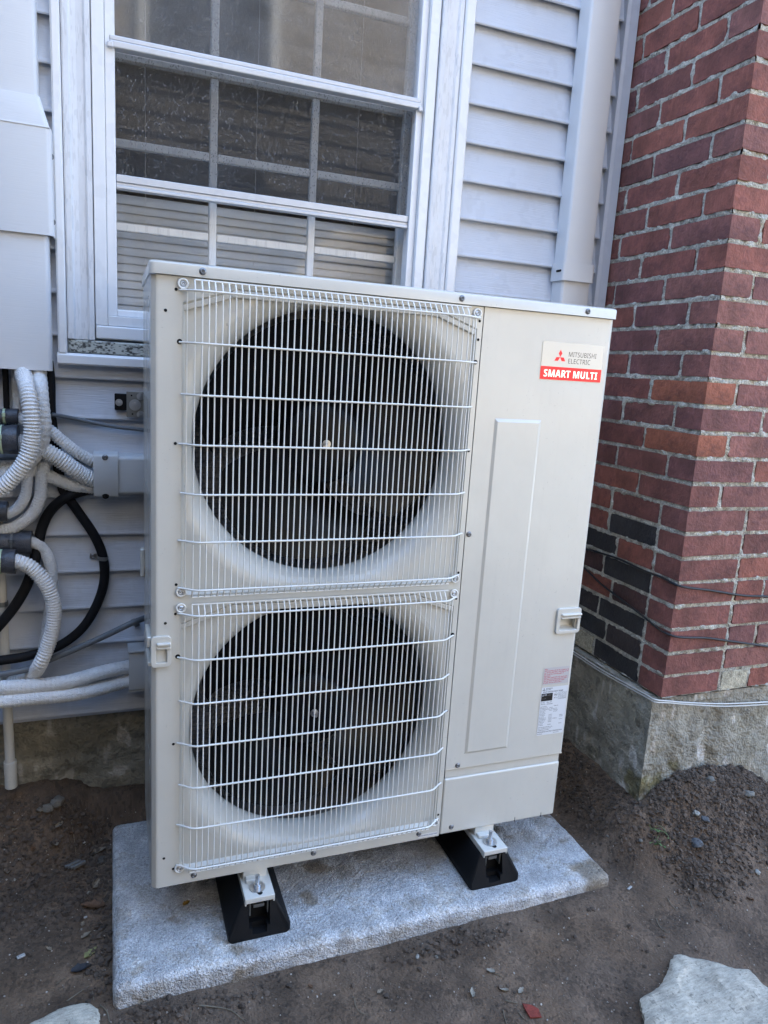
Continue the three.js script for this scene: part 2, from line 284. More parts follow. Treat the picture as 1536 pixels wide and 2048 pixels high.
{
  const axis = (a, b, step, far, n) => { const r = []; for (let v = a; v <= b + 1e-9; v += step) r.push(v); for (let i = 1; i <= n; i++) { const k = Math.pow(i / n, 3) * (far - 0.2) + 0.2 * i / n; r.unshift(a - k); r.push(b + k); } return r; };
  const xs = axis(-0.62, 2.05, 0.0062, 70, 26), zs = axis(-0.56, 0.78, 0.0062, 70, 26);
  const pos = [], uv = [], col = [], idx = [];
  for (const z of zs) for (const x of xs) {
    const far = Math.max(0, -0.62 - x, x - 2.05, -0.56 - z, z - 0.78);
    const y = far > 0 ? groundHeight(clamp(x, -0.62, 2.05), clamp(z, -0.56, 0.78)) * (1 - sstep(0, 0.6, far)) - 0.17 * sstep(0, 0.6, far) : surface(x, z);
    pos.push(x, y, z); uv.push(x, z);
    const n = fbm(x * 3.1, z * 3.1, 3.3, 3), warm = sstep(-0.05, 0.3, n), moss = sstep(1.0, 3.0, far + 0.4 * n);
    const dry = 1 + 0.35 * n;
    const r = 0.335 * dry, g = 0.238 * dry * (1 - 0.04 * warm), b = 0.165 * dry * (1 - 0.10 * warm);
    col.push(r * (1 - moss) + 0.20 * moss, g * (1 - moss) + 0.23 * moss, b * (1 - moss) + 0.13 * moss);
  }
  const w = xs.length;
  for (let j = 0; j < zs.length - 1; j++) for (let i = 0; i < w - 1; i++) { const a = j * w + i, b = a + w; idx.push(a, b, a + 1, a + 1, b, b + 1); }
  const g = new THREE.BufferGeometry(); g.setAttribute('position', new THREE.Float32BufferAttribute(pos, 3)); g.setAttribute('uv', new THREE.Float32BufferAttribute(uv, 2)); g.setAttribute('color', new THREE.Float32BufferAttribute(col, 3)); g.setIndex(idx); g.computeVertexNormals();
  const m = structure(mesh('ground', g, M.soil, scene)); m.userData.label = 'bare trodden brown soil around the concrete pad'; m.userData.category = 'ground';
}

// ---------------------------------------------------------------- the clapboard house
const house = thing('clapboard_house', 'house wall in pale grey clapboard siding with a white framed window', 'house');
{
  const y0 = 0.2064, dy = 0.0984, top = 28;
  const board = (x0, x1, k) => {
    const y = y0 + k * dy, w = rr(-0.0006, 0.0006);
    const g = sweepX([[ZW + 0.0015, y + 0.015], [ZW + 0.0142, y + 0.012], [ZW + 0.0146 + w, y], [ZW + 0.0182 + w, y], [ZW + 0.0194 + w, y + 0.003], [ZW + 0.0190 + w, y + 0.006], [ZW + 0.0172 + w, y + 0.011], [ZW + 0.0015, y + dy + 0.004], [ZW - 0.004, y + dy + 0.004], [ZW - 0.004, y + 0.03]], x0, x1);
    const u = g.attributes.uv, ox = rr(0, 3), oy = rr(0, 3); for (let i = 0; i < u.count; i++) u.setXY(i, u.getX(i) + ox, u.getY(i) + oy);
    mesh('siding_board', g, M.siding, house);
  };
  for (let k = 0; k < top; k++) {
    if (k < 10) board(-2.6, 1.335, k);
    else { board(-2.6, -0.176, k); board(0.83, 1.335, k); }
  }
  const wallTop = 5.65, zb = ZW - 0.13, zf = ZW - 0.005;
  mesh('wall_sheathing', join(box(-6, -0.16, 0.19, wallTop, zb, zf), box(0.80, 1.352, 0.19, wallTop, zb, zf), box(-0.16, 0.80, 0.19, 1.17, zb, zf), box(-0.16, 0.80, 2.72, wallTop, zb, zf)), M.cornerTrim, house);
  mesh('upper_wall', join(box(-6, 1.352, y0 + top * dy + 0.002, wallTop, zf + 0.001, ZW + 0.006), box(-6, -2.602, 0.2064, y0 + top * dy, zf + 0.001, ZW + 0.006)), M.siding, house);
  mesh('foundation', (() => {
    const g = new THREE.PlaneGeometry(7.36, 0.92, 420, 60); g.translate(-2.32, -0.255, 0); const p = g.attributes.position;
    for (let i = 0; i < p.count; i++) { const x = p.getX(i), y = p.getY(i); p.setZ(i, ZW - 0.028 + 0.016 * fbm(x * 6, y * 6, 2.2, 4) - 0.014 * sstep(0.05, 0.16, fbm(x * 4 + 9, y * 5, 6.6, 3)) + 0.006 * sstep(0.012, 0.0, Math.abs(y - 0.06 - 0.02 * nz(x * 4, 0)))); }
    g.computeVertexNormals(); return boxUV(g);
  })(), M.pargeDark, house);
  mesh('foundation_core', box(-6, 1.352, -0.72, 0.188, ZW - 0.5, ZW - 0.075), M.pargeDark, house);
  mesh('corner_trim', join(sweepY([[1.312, ZW], [1.312, ZW + 0.030], [1.322, ZW + 0.034], [1.350, ZW + 0.034], [1.350, ZW]], 0.20, wallTop)), M.cornerTrim, house);
  mesh('roof', (() => { const s = shapeOf([[-0.30, 5.58], [-0.30, 5.67], [4.4, 8.0], [9.4, 5.67], [9.4, 5.55], [0.0, 5.6]]); const g = new THREE.ExtrudeGeometry(s, { depth: 11.5, bevelEnabled: false }); g.rotateY(Math.PI / 2); g.translate(-6.2, 0, ZW + 0.06); return boxUV(g); })(), std({ color: lin(0.09, 0.085, 0.08), roughness: 0.95, map: soilMap }), house);
  mesh('room_wall', join(box(-0.9, 1.3, 0.9, 3.0, -2.05, -2.0), box(-0.95, -0.9, 0.9, 3.0, -2.05, ZW - 0.131), box(1.3, 1.349, 0.9, 3.0, -2.05, ZW - 0.131), box(-0.9, 1.3, 0.85, 0.9, -2.05, ZW - 0.131), box(-0.9, 1.3, 3.0, 3.05, -2.05, ZW - 0.131)), M.room, house);

  // window: wood casing, storm frame with its rails, screen, and the old divided sash behind
  const win = group('window', house), S = (n, g, m) => mesh(n, g, m, win), T = 2.72, Z = ZW;
  S('outer_trim', join(sweepY([[-0.188, Z], [-0.188, Z + 0.034], [-0.184, Z + 0.038], [-0.171, Z + 0.038], [-0.168, Z + 0.034], [-0.168, Z]], 1.152, T)), M.trim);
  S('outer_trim', join(sweepY([[0.808, Z], [0.808, Z + 0.034], [0.812, Z + 0.038], [0.834, Z + 0.038], [0.838, Z + 0.034], [0.838, Z]], 1.152, T)), M.trim);
  S('outer_trim', sweepX([[Z, 1.124], [Z + 0.036, 1.124], [Z + 0.040, 1.128], [Z + 0.040, 1.146], [Z + 0.034, 1.152], [Z, 1.152]], -0.190, 0.840), M.trim);
  const cas = (s, a) => sweepY([[0, 0], [0, 0.031], [0.004, 0.033], [0.014, 0.033], [0.018, 0.026], [0.030, 0.024], [0.044, 0.0255], [0.049, 0.030], [0.060, 0.030], [0.060, 0]].map(([x, z]) => [a + s * x, Z + z]), 1.186, T);
  S('casing', cas(1, -0.1665), M.casing); S('casing', cas(1, 0.7465), M.casing);
  S('sill', join(rbox(-0.166, 0.806, 1.1535, 1.1845, Z - 0.02, Z + 0.031, 0.004)), M.sill);
  const fr = (x0, x1, y0_, y1_, z1, r = 0.002) => rbox(x0, x1, y0_, y1_, Z - 0.03, Z + z1, r, 1);
  S('storm_frame', join(fr(-0.1045, -0.077, 1.222, T, 0.0235), fr(-0.0765, -0.055, 1.247, T, 0.009), rbox(-0.062, -0.0545, 1.25, T, Z - 0.03, Z - 0.002, 0.001, 1)), M.trim);
  S('storm_frame', join(fr(0.7165, 0.744, 1.222, T, 0.0235), fr(0.697, 0.716, 1.247, T, 0.009)), M.trim);
  S('storm_frame', join(rbox(-0.1045, 0.744, 1.190, 1.2215, Z - 0.03, Z + 0.026, 0.004, 2), fr(-0.0765, 0.716, 1.2225, 1.2465, 0.019), fr(-0.055, 0.697, 1.2475, 1.262, 0.006)), M.trim);
  S('storm_rail', join(rbox(-0.066, 0.708, 1.842, 1.857, Z - 0.012, Z + 0.016, 0.003), rbox(-0.066, 0.708, 1.8575, 1.869, Z - 0.012, Z + 0.012, 0.003), rbox(-0.070, -0.058, 1.840, 1.852, Z + 0.010, Z + 0.020, 0.002, 1), rbox(0.700, 0.712, 1.836, 1.848, Z + 0.010, Z + 0.020, 0.002, 1)), M.alu);
  S('storm_rail', join(rbox(-0.054, 0.696, 1.558, 1.575, Z - 0.02, Z + 0.002, 0.002), rbox(-0.054, 0.696, 1.551, 1.5575, Z - 0.02, Z - 0.001, 0.001, 1), rbox(-0.054, 0.696, 1.543, 1.5505, Z - 0.02, Z + 0.003, 0.002, 1)), M.alu);
  const sheet = (x0, x1, a, b, z) => { const g = new THREE.PlaneGeometry(x1 - x0, b - a); g.translate((x0 + x1) / 2, (a + b) / 2, z); return boxUV(g); };
  S('storm_pane', sheet(-0.0545, 0.6965, 1.869, T, Z - 0.004), M.stormGlass);
  S('dust_film', sheet(-0.0545, 0.6965, 1.869, T, Z - 0.008), M.dust);
  S('insect_screen', sheet(-0.0535, 0.6955, 1.8695, T, Z - 0.0135), M.screen);
  S('insect_screen', sheet(-0.0535, 0.6955, 1.5752, 1.8418, Z - 0.013), M.screen);
  // sashes: stiles, rails, muntins, panes
  const zs = Z - 0.085, zf2 = Z - 0.062;
  S('sash_stile', rbox(-0.160, -0.083, 1.17, T, zs, zf2, 0.003), M.sashPaint);
  S('sash_stile', rbox(0.692, 0.800, 1.17, T, zs, zf2, 0.003), M.sashPaint);
  S('jamb', box(-0.160, -0.1048, 1.19, T, Z - 0.13, Z - 0.031), M.trim); S('jamb', box(0.7443, 0.800, 1.19, T, Z - 0.13, Z - 0.031), M.trim);
  S('sash_rail', rbox(-0.0825, 0.6915, 1.19, 1.268, zs, zf2, 0.003), M.sashPaint);
  S('sash_rail', rbox(-0.0825, 0.6915, 1.846, 1.885, zs, zf2, 0.003), M.sashPaint);
  const mx = [0.180, 0.443], my = [1.468, 1.662, 2.08, 2.28, 2.48];
  const mun = (x0, x1, a, b) => rbox(x0, x1, a, b, zs + 0.003, zf2 - 0.003, 0.004);
  for (const x of mx) { S('muntin', mun(x - 0.010, x + 0.010, 1.268, 1.846), M.sashPaint); S('muntin', mun(x - 0.010, x + 0.010, 1.885, T), M.sashPaint); }
  for (const y of my) for (const [a, b] of [[-0.0825, 0.170], [0.190, 0.433], [0.453, 0.6915]]) S('muntin', rbox(a, b, y - 0.010, y + 0.010, zs + 0.002, zf2 - 0.004, 0.004), M.sashPaint);
  const ys = [1.268, 1.458, 1.478, 1.652, 1.672, 1.846, 1.885, 2.07, 2.09, 2.27, 2.29, 2.47, 2.49, T], xcol = [[-0.0825, 0.170], [0.190, 0.433], [0.453, 0.6915]];
  for (let i = 0; i < ys.length; i += 2) for (const [a, b] of xcol) { const g = new THREE.PlaneGeometry(b - a, ys[i + 1] - ys[i]); g.rotateX(rr(-0.004, 0.004)); g.rotateY(rr(-0.006, 0.006)); g.translate((a + b) / 2, (ys[i] + ys[i + 1]) / 2, zs + 0.009); S('pane', g, M.glass); }
}
// blind hanging inside the window
{
  const blind = thing('window_blind', 'pale horizontal slat blind drawn across the lower panes inside the window', 'blind');
  const gs = (() => { const pts = []; for (let i = 0; i <= 6; i++) { const t = i / 6 - 0.5; pts.push([t * 0.006 + 0.0, t * 0.025]); } const prof = [...pts.map(([z, y]) => [z + 0.0025 * (1 - 4 * (y / 0.025) ** 2), y]), ...pts.reverse().map(([z, y]) => [z + 0.0025 * (1 - 4 * (y / 0.025) ** 2) - 0.0008, y])]; return sweepX(prof, -0.13, 0.745); })();
  for (let i = 0; i < 17; i++) { const m = mesh('blind_slat', gs, M.blind, blind); m.position.set(rr(-0.002, 0.002), 1.215 + i * 0.0215, ZW - 0.205 + rr(-0.001, 0.001)); m.rotation.x = rr(-0.05, 0.05) - 0.55; }
  for (const x of [0.02, 0.31, 0.60]) mesh('ladder_cord', rodBetween(V(x, 1.20, ZW - 0.1895), V(x, 2.70, ZW - 0.1895), 0.0008, 5), M.blind, blind);
  mesh('head_rail', rbox(-0.13, 0.745, 1.585, 1.607, ZW - 0.225, ZW - 0.19, 0.003), M.blind, blind);
  seat(blind);
}

// ---------------------------------------------------------------- the brick wall on the right, each brick a piece of its own
const brickWall = thing('brick_wall', 'dark red brick wall corner on a rough concrete footing', 'wall');
{
  const pitch = 0.0677, yTop = 1.9969, bh = 0.0555, J = 0.0122, wallTop = 5.8;
  const chamfer = (w, h, d, c) => {
    const P = []; const j = () => rr(-0.0012, 0.0012);
    for (const sx of [-1, 1]) for (const sy of [-1, 1]) for (const sz of [-1, 1]) {
      const x = sx * w / 2, y = sy * h / 2, z = sz * d / 2, k = c * rr(0.6, 1.5);
      P.push(V(x - sx * k, y + j(), z), V(x, y - sy * k, z), V(x, y, z - sz * k));
    }
    return new ConvexGeometry(P);
  };
  const cache = {};
  const brickGeo = (w, d) => {                          // six variants of each size
    const key = w.toFixed(3) + d.toFixed(3), list = (cache[key] ??= []);
    if (list.length < 6) { const g = boxUV(chamfer(w, bh, d, 0.0034), 1, rr(0, 2), rr(0, 2)); list.push(g); return g; }
    return list[Math.floor(rnd() * 6)];
  };
  const pick = a => a[Math.floor(rnd() * a.length)];
  const rects = { side: [], front: [] };
  const place = (x0, x1, z0, z1, yc, mat) => {
    const row = Math.round((yTop - yc) / pitch - 0.5) + 8; if (x0 < XB + 0.004) (rects.side[row] ??= []).push([z0, z1]); if (z1 > ZB - 0.004) (rects.front[row] ??= []).push([x0, x1]);
    const m = mesh('brick', brickGeo(x1 - x0, z1 - z0), mat, brickWall); m.position.set((x0 + x1) / 2, yc + rr(-0.001, 0.001), (z0 + z1) / 2);
    m.rotation.set(rr(-0.004, 0.004), rr(-0.006, 0.006), rr(-0.006, 0.006)); m.position.x += rr(-0.0012, 0.0012); m.position.z += rr(-0.0012, 0.0012); return m;
  };
  const L = 0.2012, S = 0.0957, D = 0.05, zEnd = ZW + 0.012;
  const tone = k => pick(M.bricks);
  for (let k = -8; k <= 24; k++) {                       // k counts courses down from the mark at the top of the photograph
    const yc = yTop - pitch * (k + 0.5);
    const headerOnSide = ((k % 2) + 2) % 2 === 1;        // the side face starts with a half brick on every second course
    const patched = k >= 18;
    const orangeFront = [12, 14, 18, 20, 22].includes(k);
    // side face: z runs back from ZB to the siding
    let z = ZB, i = 0;
    const smear = k === 24;
    if (patched || headerOnSide) {
      place(XB, XB + L, ZB - S, ZB, yc, patched ? M.bricks[2] : tone(k)); z = ZB - S - J;
    } else { place(XB, XB + S, ZB - L, ZB, yc, orangeFront ? M.brickOrange[0] : tone(k)); z = ZB - L - J; }
    while (z > zEnd + 0.02) {
      const w = Math.min(patched && i === 0 && k % 2 ? 0.15 : L, z - zEnd); const black = k >= 18 && i <= 1 && rnd() < (i ? 0.5 : 0.8);
      place(XB + rr(0, 0.0015), XB + D, z - w, z, yc, black ? pick(M.brickBlack) : k >= 23 && i > 0 ? M.brickSmeared : tone(k)); z -= w + J; i++;
    }
    // front face: x runs right from XB
    let x = XB + (patched || headerOnSide ? L : S) + J;
    if (patched && !headerOnSide) x = XB + L + J;
    i = 0;
    while (x < 1.98) {
      const w = i === 0 && patched && k % 2 === 0 ? S : L;
      place(x, x + w, ZB - D, ZB + rr(-0.001, 0.001), yc, smear && i < 1 ? M.brickSmeared : tone(k)); x += w + J; i++;
    }
  }
  const rec = 0.0035, yb = yTop - pitch * 25 + 0.004, yt = yTop + pitch * 8;
  // the mortar stands back from the faces, rough, and spills over the brick edges here and there
  const spill = (list, u, y, n) => { const f = (yTop - y) / pitch + 8, row = Math.floor(f), yc = (f - row - 0.5) * pitch; let q = 0; for (const [a, b] of list[row] ?? []) if (u > a && u < b) q = Math.min(u - a, b - u, bh / 2 - Math.abs(yc)); return q > 0 ? n - 0.9 * q : n; };
  const bed = (list, w, h, nx, ny, map) => { const g = new THREE.PlaneGeometry(w, h, nx, ny), p = g.attributes.position; for (let i = 0; i < p.count; i++) { const u = p.getX(i), y = p.getY(i) + (yb + yt) / 2, m = map(u); p.setZ(i, Math.max(-0.012, spill(list, m, y, 0.0012 + 0.0105 * fbm(m * 42, y * 42, 4.4, 4)))); } g.computeVertexNormals(); return g; };
  const mo1 = bed(rects.front, 0.62, yt - yb, 190, 640, u => XB + rec + 0.31 + u); mo1.translate(XB + rec + 0.31, (yb + yt) / 2, ZB - rec);
  const mo2 = bed(rects.side, 0.50, yt - yb, 160, 640, u => ZB - rec - 0.25 + u); mo2.rotateY(-Math.PI / 2); mo2.translate(XB + rec, (yb + yt) / 2, ZB - rec - 0.25);
  mesh('mortar', join(boxUV(mo1), boxUV(mo2)), M.mortar, brickWall);
  mesh('wall_core', join(box(XB + 0.02, 4.5, -0.3, wallTop, -6, ZB - 0.02)), M.mortar, brickWall);
  mesh('upper_brickwork', join(box(XB, 4.5, yt + 0.003, wallTop, -6, ZB), box(2.2, 4.5, -0.3, yt, ZB - 0.019, ZB)), M.bricks[0], brickWall);
  // footing: rough parged concrete, standing slightly proud on the side
  const fx = 1.334, fz = -0.004, fy0 = -0.5, fy1 = yb - 0.006;
  const rough = (w, h, nx, ny, edge) => { const g = new THREE.PlaneGeometry(w, h, nx, ny), p = g.attributes.position; for (let i = 0; i < p.count; i++) { const x = p.getX(i), y = p.getY(i), e = edge(x, y); p.setZ(i, e * (0.012 * fbm(x * 7, y * 7, 8.8, 4) + 0.012 * fbm(x * 30, y * 30, 3.1, 3) * sstep(0.16, -0.05, y) - 0.013 * sstep(0.02, 0.2, fbm(x * 5 + 3, y * 4, 1.3, 3)))); } g.computeVertexNormals(); return g; };
  const w1 = rough(1.3, fy1 - fy0, 260, 150, (x, y) => sstep(-0.65, -0.63, x) * sstep(fy1 - fy0, fy1 - fy0 - 0.02, y + (fy1 - fy0) / 2)); w1.translate(fx + 0.65, (fy0 + fy1) / 2, fz);
  const w2 = rough(0.52, fy1 - fy0, 120, 150, (x, y) => 0.45 * sstep(0.26, 0.24, x) * sstep(fy1 - fy0, fy1 - fy0 - 0.02, y + (fy1 - fy0) / 2)); w2.rotateY(-Math.PI / 2); w2.translate(fx, (fy0 + fy1) / 2, fz - 0.26);
  const mossy = (g) => {                                  // moss and algae growing up from the soil at the corner
    const q = boxUV(g), p = q.attributes.position, c = new Float32Array(p.count * 3);
    for (let i = 0; i < p.count; i++) { const x = p.getX(i), y = p.getY(i), z = p.getZ(i), u = x + z; const n = fbm(u * 16, y * 16, 2.9, 4), m = sstep(0.10, 0.30, 0.42 - 2.6 * Math.max(0, y + 0.02) - 2.2 * Math.abs(u - 1.37) + 0.9 * n) * 0.85, w = sstep(0.05, 0.25, fbm(u * 5 + 4, y * 7, 9.1, 4)); c.set([1 - 0.62 * m, 1 - 0.66 * m - 0.01 * w, 1 - 0.84 * m - 0.05 * w], i * 3); }
    q.setAttribute('color', new THREE.BufferAttribute(c, 3)); return q;
  };
  mesh('footing_front', mossy(w1), M.pargeMoss, brickWall); mesh('footing_side', mossy(w2), M.pargeMoss, brickWall);
  mesh('footing_ledge', box(fx, 2.6, fy1 - 0.02, fy1, -0.52, fz), M.parge, brickWall);
  mesh('footing_core', box(fx + 0.045, 4.4, -0.6, fy1 - 0.022, -0.6, fz - 0.045), M.parge, brickWall);
}

// ---------------------------------------------------------------- across the yard, only mirrored in the glass and the paint: two houses
function farHouse(x0, x1, zf, h, col, wins, label) {
  const nb = thing('neighbouring_house', label, 'house'), wall = std({ color: lin(...col), roughness: 0.7, map: grime }), dark = phy({ color: lin(0.03, 0.035, 0.04), roughness: 0.1 });
  mesh('wall', box(x0, x1, -0.2, h, zf + 0.02, zf + 6), wall, nb);
  for (let k = 0; k < h / 0.155 - 1; k++) { const y = -0.1 + k * 0.155; mesh('siding_board', sweepX([[zf - 0.002, y], [zf - 0.022, y], [zf + 0.012, y + 0.16], [zf + 0.02, y + 0.16]], x0, x1), wall, nb); }
  for (const [x, y] of wins) { const f = mesh('window', join(box(x - 0.07, x, y - 0.07, y + 1.37, zf - 0.08, zf + 0.02), box(x + 0.9, x + 0.97, y - 0.07, y + 1.37, zf - 0.08, zf + 0.02), box(x, x + 0.9, y - 0.07, y, zf - 0.08, zf + 0.02), box(x, x + 0.9, y + 1.3, y + 1.37, zf - 0.08, zf + 0.02), box(x, x + 0.9, y + 0.63, y + 0.68, zf - 0.06, zf + 0.02)), M.trim, nb); mesh('pane', box(x, x + 0.9, y, y + 1.3, zf - 0.035, zf - 0.030), dark, f); }
  mesh('roof', (() => { const g = new THREE.ExtrudeGeometry(shapeOf([[-(zf - 0.6), h - 0.1], [-(zf - 0.6), h + 0.05], [-(zf + 3), h + 2], [-(zf + 6.6), h + 0.05], [-(zf + 6.6), h - 0.1]]), { depth: x1 - x0 + 0.6, bevelEnabled: false }); g.rotateY(Math.PI / 2); g.translate(x0 - 0.3, 0, 0); return boxUV(g); })(), std({ color: lin(0.08, 0.07, 0.065), roughness: 0.95, map: soilMap }), nb);
  seat(nb);
}
farHouse(-9, 2.3, 3.7, 5.2, [0.36, 0.31, 0.25], [[-4.4, 1.1], [-2.6, 3.3], [-0.9, 1.0], [0.2, 3.3]], 'tan clapboard house close by across the yard');
farHouse(5.2, 13, 12.0, 4.8, [0.62, 0.52, 0.38], [[6.0, 1.0], [8.6, 1.0], [11, 1.0], [7.2, 3.1], [9.8, 3.1]], 'cream clapboard house farther off beyond the yard');
// added, out of view: paving bouncing sun from the right, fence shading the left
{ const g = box(2.7, 14, -0.40, -0.150, -3, 16); const m = structure(mesh('bounce_paving', g, std({ color: lin(0.95, 0.92, 0.84), map: pargeMap, roughness: 0.9 }), scene)); m.userData.label = 'unseen pale concrete paving added beyond the brick wall to bounce sunlight'; m.userData.category = 'paving'; }
{
  const f = thing('shade_fence', 'unseen dark weathered board fence added to shade the left of the yard', 'fence'), fm = std({ color: lin(0.10, 0.08, 0.065), roughness: 0.9, map: stoneMap });
  for (let i = 0; i < 27; i++) mesh('board', rbox(-1.52, -1.50, -0.22, 2.30 + rr(-0.01, 0.01), -0.42 + i * 0.15, -0.42 + i * 0.15 + 0.146, 0.003, 1), fm, f);
  for (let i = 0; i < 2; i++) mesh('post', rbox(-1.62, -1.521, -0.3, 2.34, -0.3 + i * 2.4, -0.2 + i * 2.4, 0.004, 1), fm, f);
  seat(f);
}
seat(house); seat(brickWall);

// ---------------------------------------------------------------- the heat pump
const XD = 0.701, HT = 1.308, DP = 0.33, FX = 0.3735, FR = 0.288, FY = [0.990, 0.347];
const pump = thing('heat_pump', 'tall ivory outdoor heat pump with two caged fans', 'heat pump');
const screwGeo = (() => { const g = new THREE.LatheGeometry([[0, 0.0028], [0.0012, 0.0026], [0.0016, 0.0016], [0.0026, 0.0016], [0.0032, 0.0034], [0.0044, 0.003], [0.005, 0.0012], [0.0072, 0.0009], [0.0074, 0]].map(([x, y]) => new THREE.Vector2(x, y)), 14); g.rotateX(Math.PI / 2); return g; })();
const holeGeo = (() => { const g = new THREE.CircleGeometry(0.0031, 12); return g; })();
const screw = (x, y, z, parent, mat = M.darkScrew, s = 0.95) => { const m = mesh('screw', screwGeo, mat, parent); m.position.set(x, y, z); m.scale.setScalar(s); return m; };
{
  const rrect = (x0, x1, y0, y1, r) => { const s = new THREE.Shape(); s.moveTo(x0 + r, y0); s.lineTo(x1 - r, y0); s.absarc(x1 - r, y0 + r, r, -Math.PI / 2, 0); s.lineTo(x1, y1 - r); s.absarc(x1 - r, y1 - r, r, 0, Math.PI / 2); s.lineTo(x0 + r, y1); s.absarc(x0 + r, y1 - r, r, Math.PI / 2, Math.PI); s.lineTo(x0, y0 + r); s.absarc(x0 + r, y0 + r, r, Math.PI, Math.PI * 1.5); return s; };
  // ----- fan side: front panel with two recesses, a rounded corner and the slotted left side
  const recess = cy => {                                  // outline of a recess: cut upper corners, rounded lower ones
    const x0 = 0.058, x1 = 0.688, y0 = cy - 0.311, y1 = cy + 0.306, c = 0.035, r = 0.012;
    return [[x0, y0 + r], [x0 + r * 0.3, y0 + r * 0.3], [x0 + r, y0], [x1 - r, y0], [x1 - r * 0.3, y0 + r * 0.3], [x1, y0 + r], [x1, y1 - c], [x1 - 0.105, y1], [x0 + 0.105, y1], [x0, y1 - c]];
  };
  const inset = (pts, d) => { const cx = pts.reduce((s, p) => s + p[0], 0) / pts.length, cy = pts.reduce((s, p) => s + p[1], 0) / pts.length; return pts.map(([x, y]) => [x - Math.sign(x - cx) * d, y - Math.sign(y - cy) * d]); };
  const zr = -0.009, panel = shapeOf([[0.014, 0.001], [XD - 0.0012, 0.001], [XD - 0.0012, HT], [0.014, HT]]);
  const pieces = [];
  for (const cy of FY) panel.holes.push(new THREE.Path(recess(cy).map(([x, y]) => new THREE.Vector2(x, y)).reverse()));
  const pg = new THREE.ExtrudeGeometry(panel, { depth: 0.002, bevelEnabled: false }); pg.translate(0, 0, -0.002); pieces.push(boxUV(pg));
  for (const cy of FY) {
    const a = recess(cy), b = inset(a, 0.006), pos = [];
    a.forEach((p, i) => { const q = a[(i + 1) % a.length], u = b[i], w = b[(i + 1) % a.length]; pos.push(p[0], p[1], 0, q[0], q[1], 0, w[0], w[1], zr, p[0], p[1], 0, w[0], w[1], zr, u[0], u[1], zr); });
    const wall = new THREE.BufferGeometry(); wall.setAttribute('position', new THREE.Float32BufferAttribute(pos, 3)); wall.computeVertexNormals(); pieces.push(boxUV(wall));
  }
  const corner = []; for (let i = 0; i <= 8; i++) { const t = i / 8 * Math.PI / 2; corner.push([0.014 - 0.014 * Math.sin(t), -0.014 + 0.014 * Math.cos(t)]); }
  const inner = corner.slice().reverse().map(([x, z]) => [0.014 + (x - 0.014) * 0.86, -0.014 + (z + 0.014) * 0.86]);
  const cg = toCreasedNormals(sweepY([...corner, ...inner], 0.001, HT), 0.6);
  pieces.push(cg);
  const front = mesh('front_panel', join(pieces), M.paint, pump);
  // bell mouths: a smooth ring from the recess floor down to the fan opening
  FY.forEach((cy) => {
    const b = inset(recess(cy), 0.006), N = 144, R = 13, rim = [];
    const ray = th => { const dx = Math.cos(th), dy = Math.sin(th); let best = 1; for (let i = 0; i < b.length; i++) { const [x1, y1] = b[i], [x2, y2] = b[(i + 1) % b.length], ex = x2 - x1, ey = y2 - y1, det = dx * -ey + dy * ex; if (Math.abs(det) < 1e-9) continue; const px = x1 - FX, py = y1 - cy, t = (px * -ey + py * ex) / det, s = (dx * py - dy * px) / det; if (t > 0 && s >= -1e-6 && s <= 1 + 1e-6) best = Math.min(best, t); } return best; };
    for (let i = 0; i < N; i++) rim.push(Math.min(0.342, ray(i / N * Math.PI * 2) - 0.0015));
    const pos = [], idx = [];
    for (let k = 0; k <= R; k++) { const f = k / R * Math.PI / 2; for (let i = 0; i < N; i++) { const th = i / N * Math.PI * 2, r = rim[i] - (rim[i] - FR) * Math.sin(f), z = zr - 0.062 * (1 - Math.cos(f)); pos.push(FX + Math.cos(th) * r, cy + Math.sin(th) * r, z); } }
    for (let i = 0; i < N; i++) { const th = i / N * Math.PI * 2; pos.push(FX + Math.cos(th) * (FR + 0.004), cy + Math.sin(th) * (FR + 0.004), zr - 0.080); }
    for (let k = 0; k <= R; k++) for (let i = 0; i < N; i++) { const a = k * N + i, c = k * N + (i + 1) % N; idx.push(a, c, a + N, c, c + N, a + N); }
    const g = new THREE.BufferGeometry(); g.setAttribute('position', new THREE.Float32BufferAttribute(pos, 3)); g.setIndex(idx); g.computeVertexNormals();
    const fl = shapeOf(b); fl.holes.push(new THREE.Path(rim.map((r, i) => new THREE.Vector2(FX + Math.cos(i / N * Math.PI * 2) * r, cy + Math.sin(i / N * Math.PI * 2) * r)).reverse()));
    const fg = new THREE.ShapeGeometry(fl); fg.translate(0, 0, zr);
    const ring = toCreasedNormals(g, 1.0);
    mesh('air_ring', join(boxUV(ring), boxUV(fg)), M.paint, pump);
  });
  // folded lip along the top of each recess
  FY.forEach((cy) => {
    const y = cy + 0.300;
    const lip = join(rbox(0.150, 0.598, y - 0.012, y + 0.003, -0.010, -0.001, 0.003), (() => { const g = rbox(-0.052, 0.052, -0.006, 0.006, -0.0095, -0.002, 0.003); g.rotateZ(0.33); g.translate(0.103, y - 0.024, 0); return g; })(), (() => { const g = rbox(-0.052, 0.052, -0.006, 0.006, -0.0095, -0.002, 0.003); g.rotateZ(-0.33); g.translate(0.645, y - 0.024, 0); return g; })());
    mesh('recess_lip', lip, M.paint, front);
  });
  for (const [x, y] of [[0.046, 1.284], [0.027, 1.244], [0.046, 0.992], [0.049, 0.702], [0.048, 0.639], [0.028, 0.620], [0.045, 0.346], [0.046, 0.043], [0.026, 0.073], [0.692, 1.277], [0.692, 1.237], [0.692, 0.989], [0.692, 0.70], [0.692, 0.636], [0.693, 0.347], [0.693, 0.062], [0.693, 0.045]]) { const m = mesh('screw_hole', holeGeo, M.hole, front); m.position.set(x, y, 0.0006); }
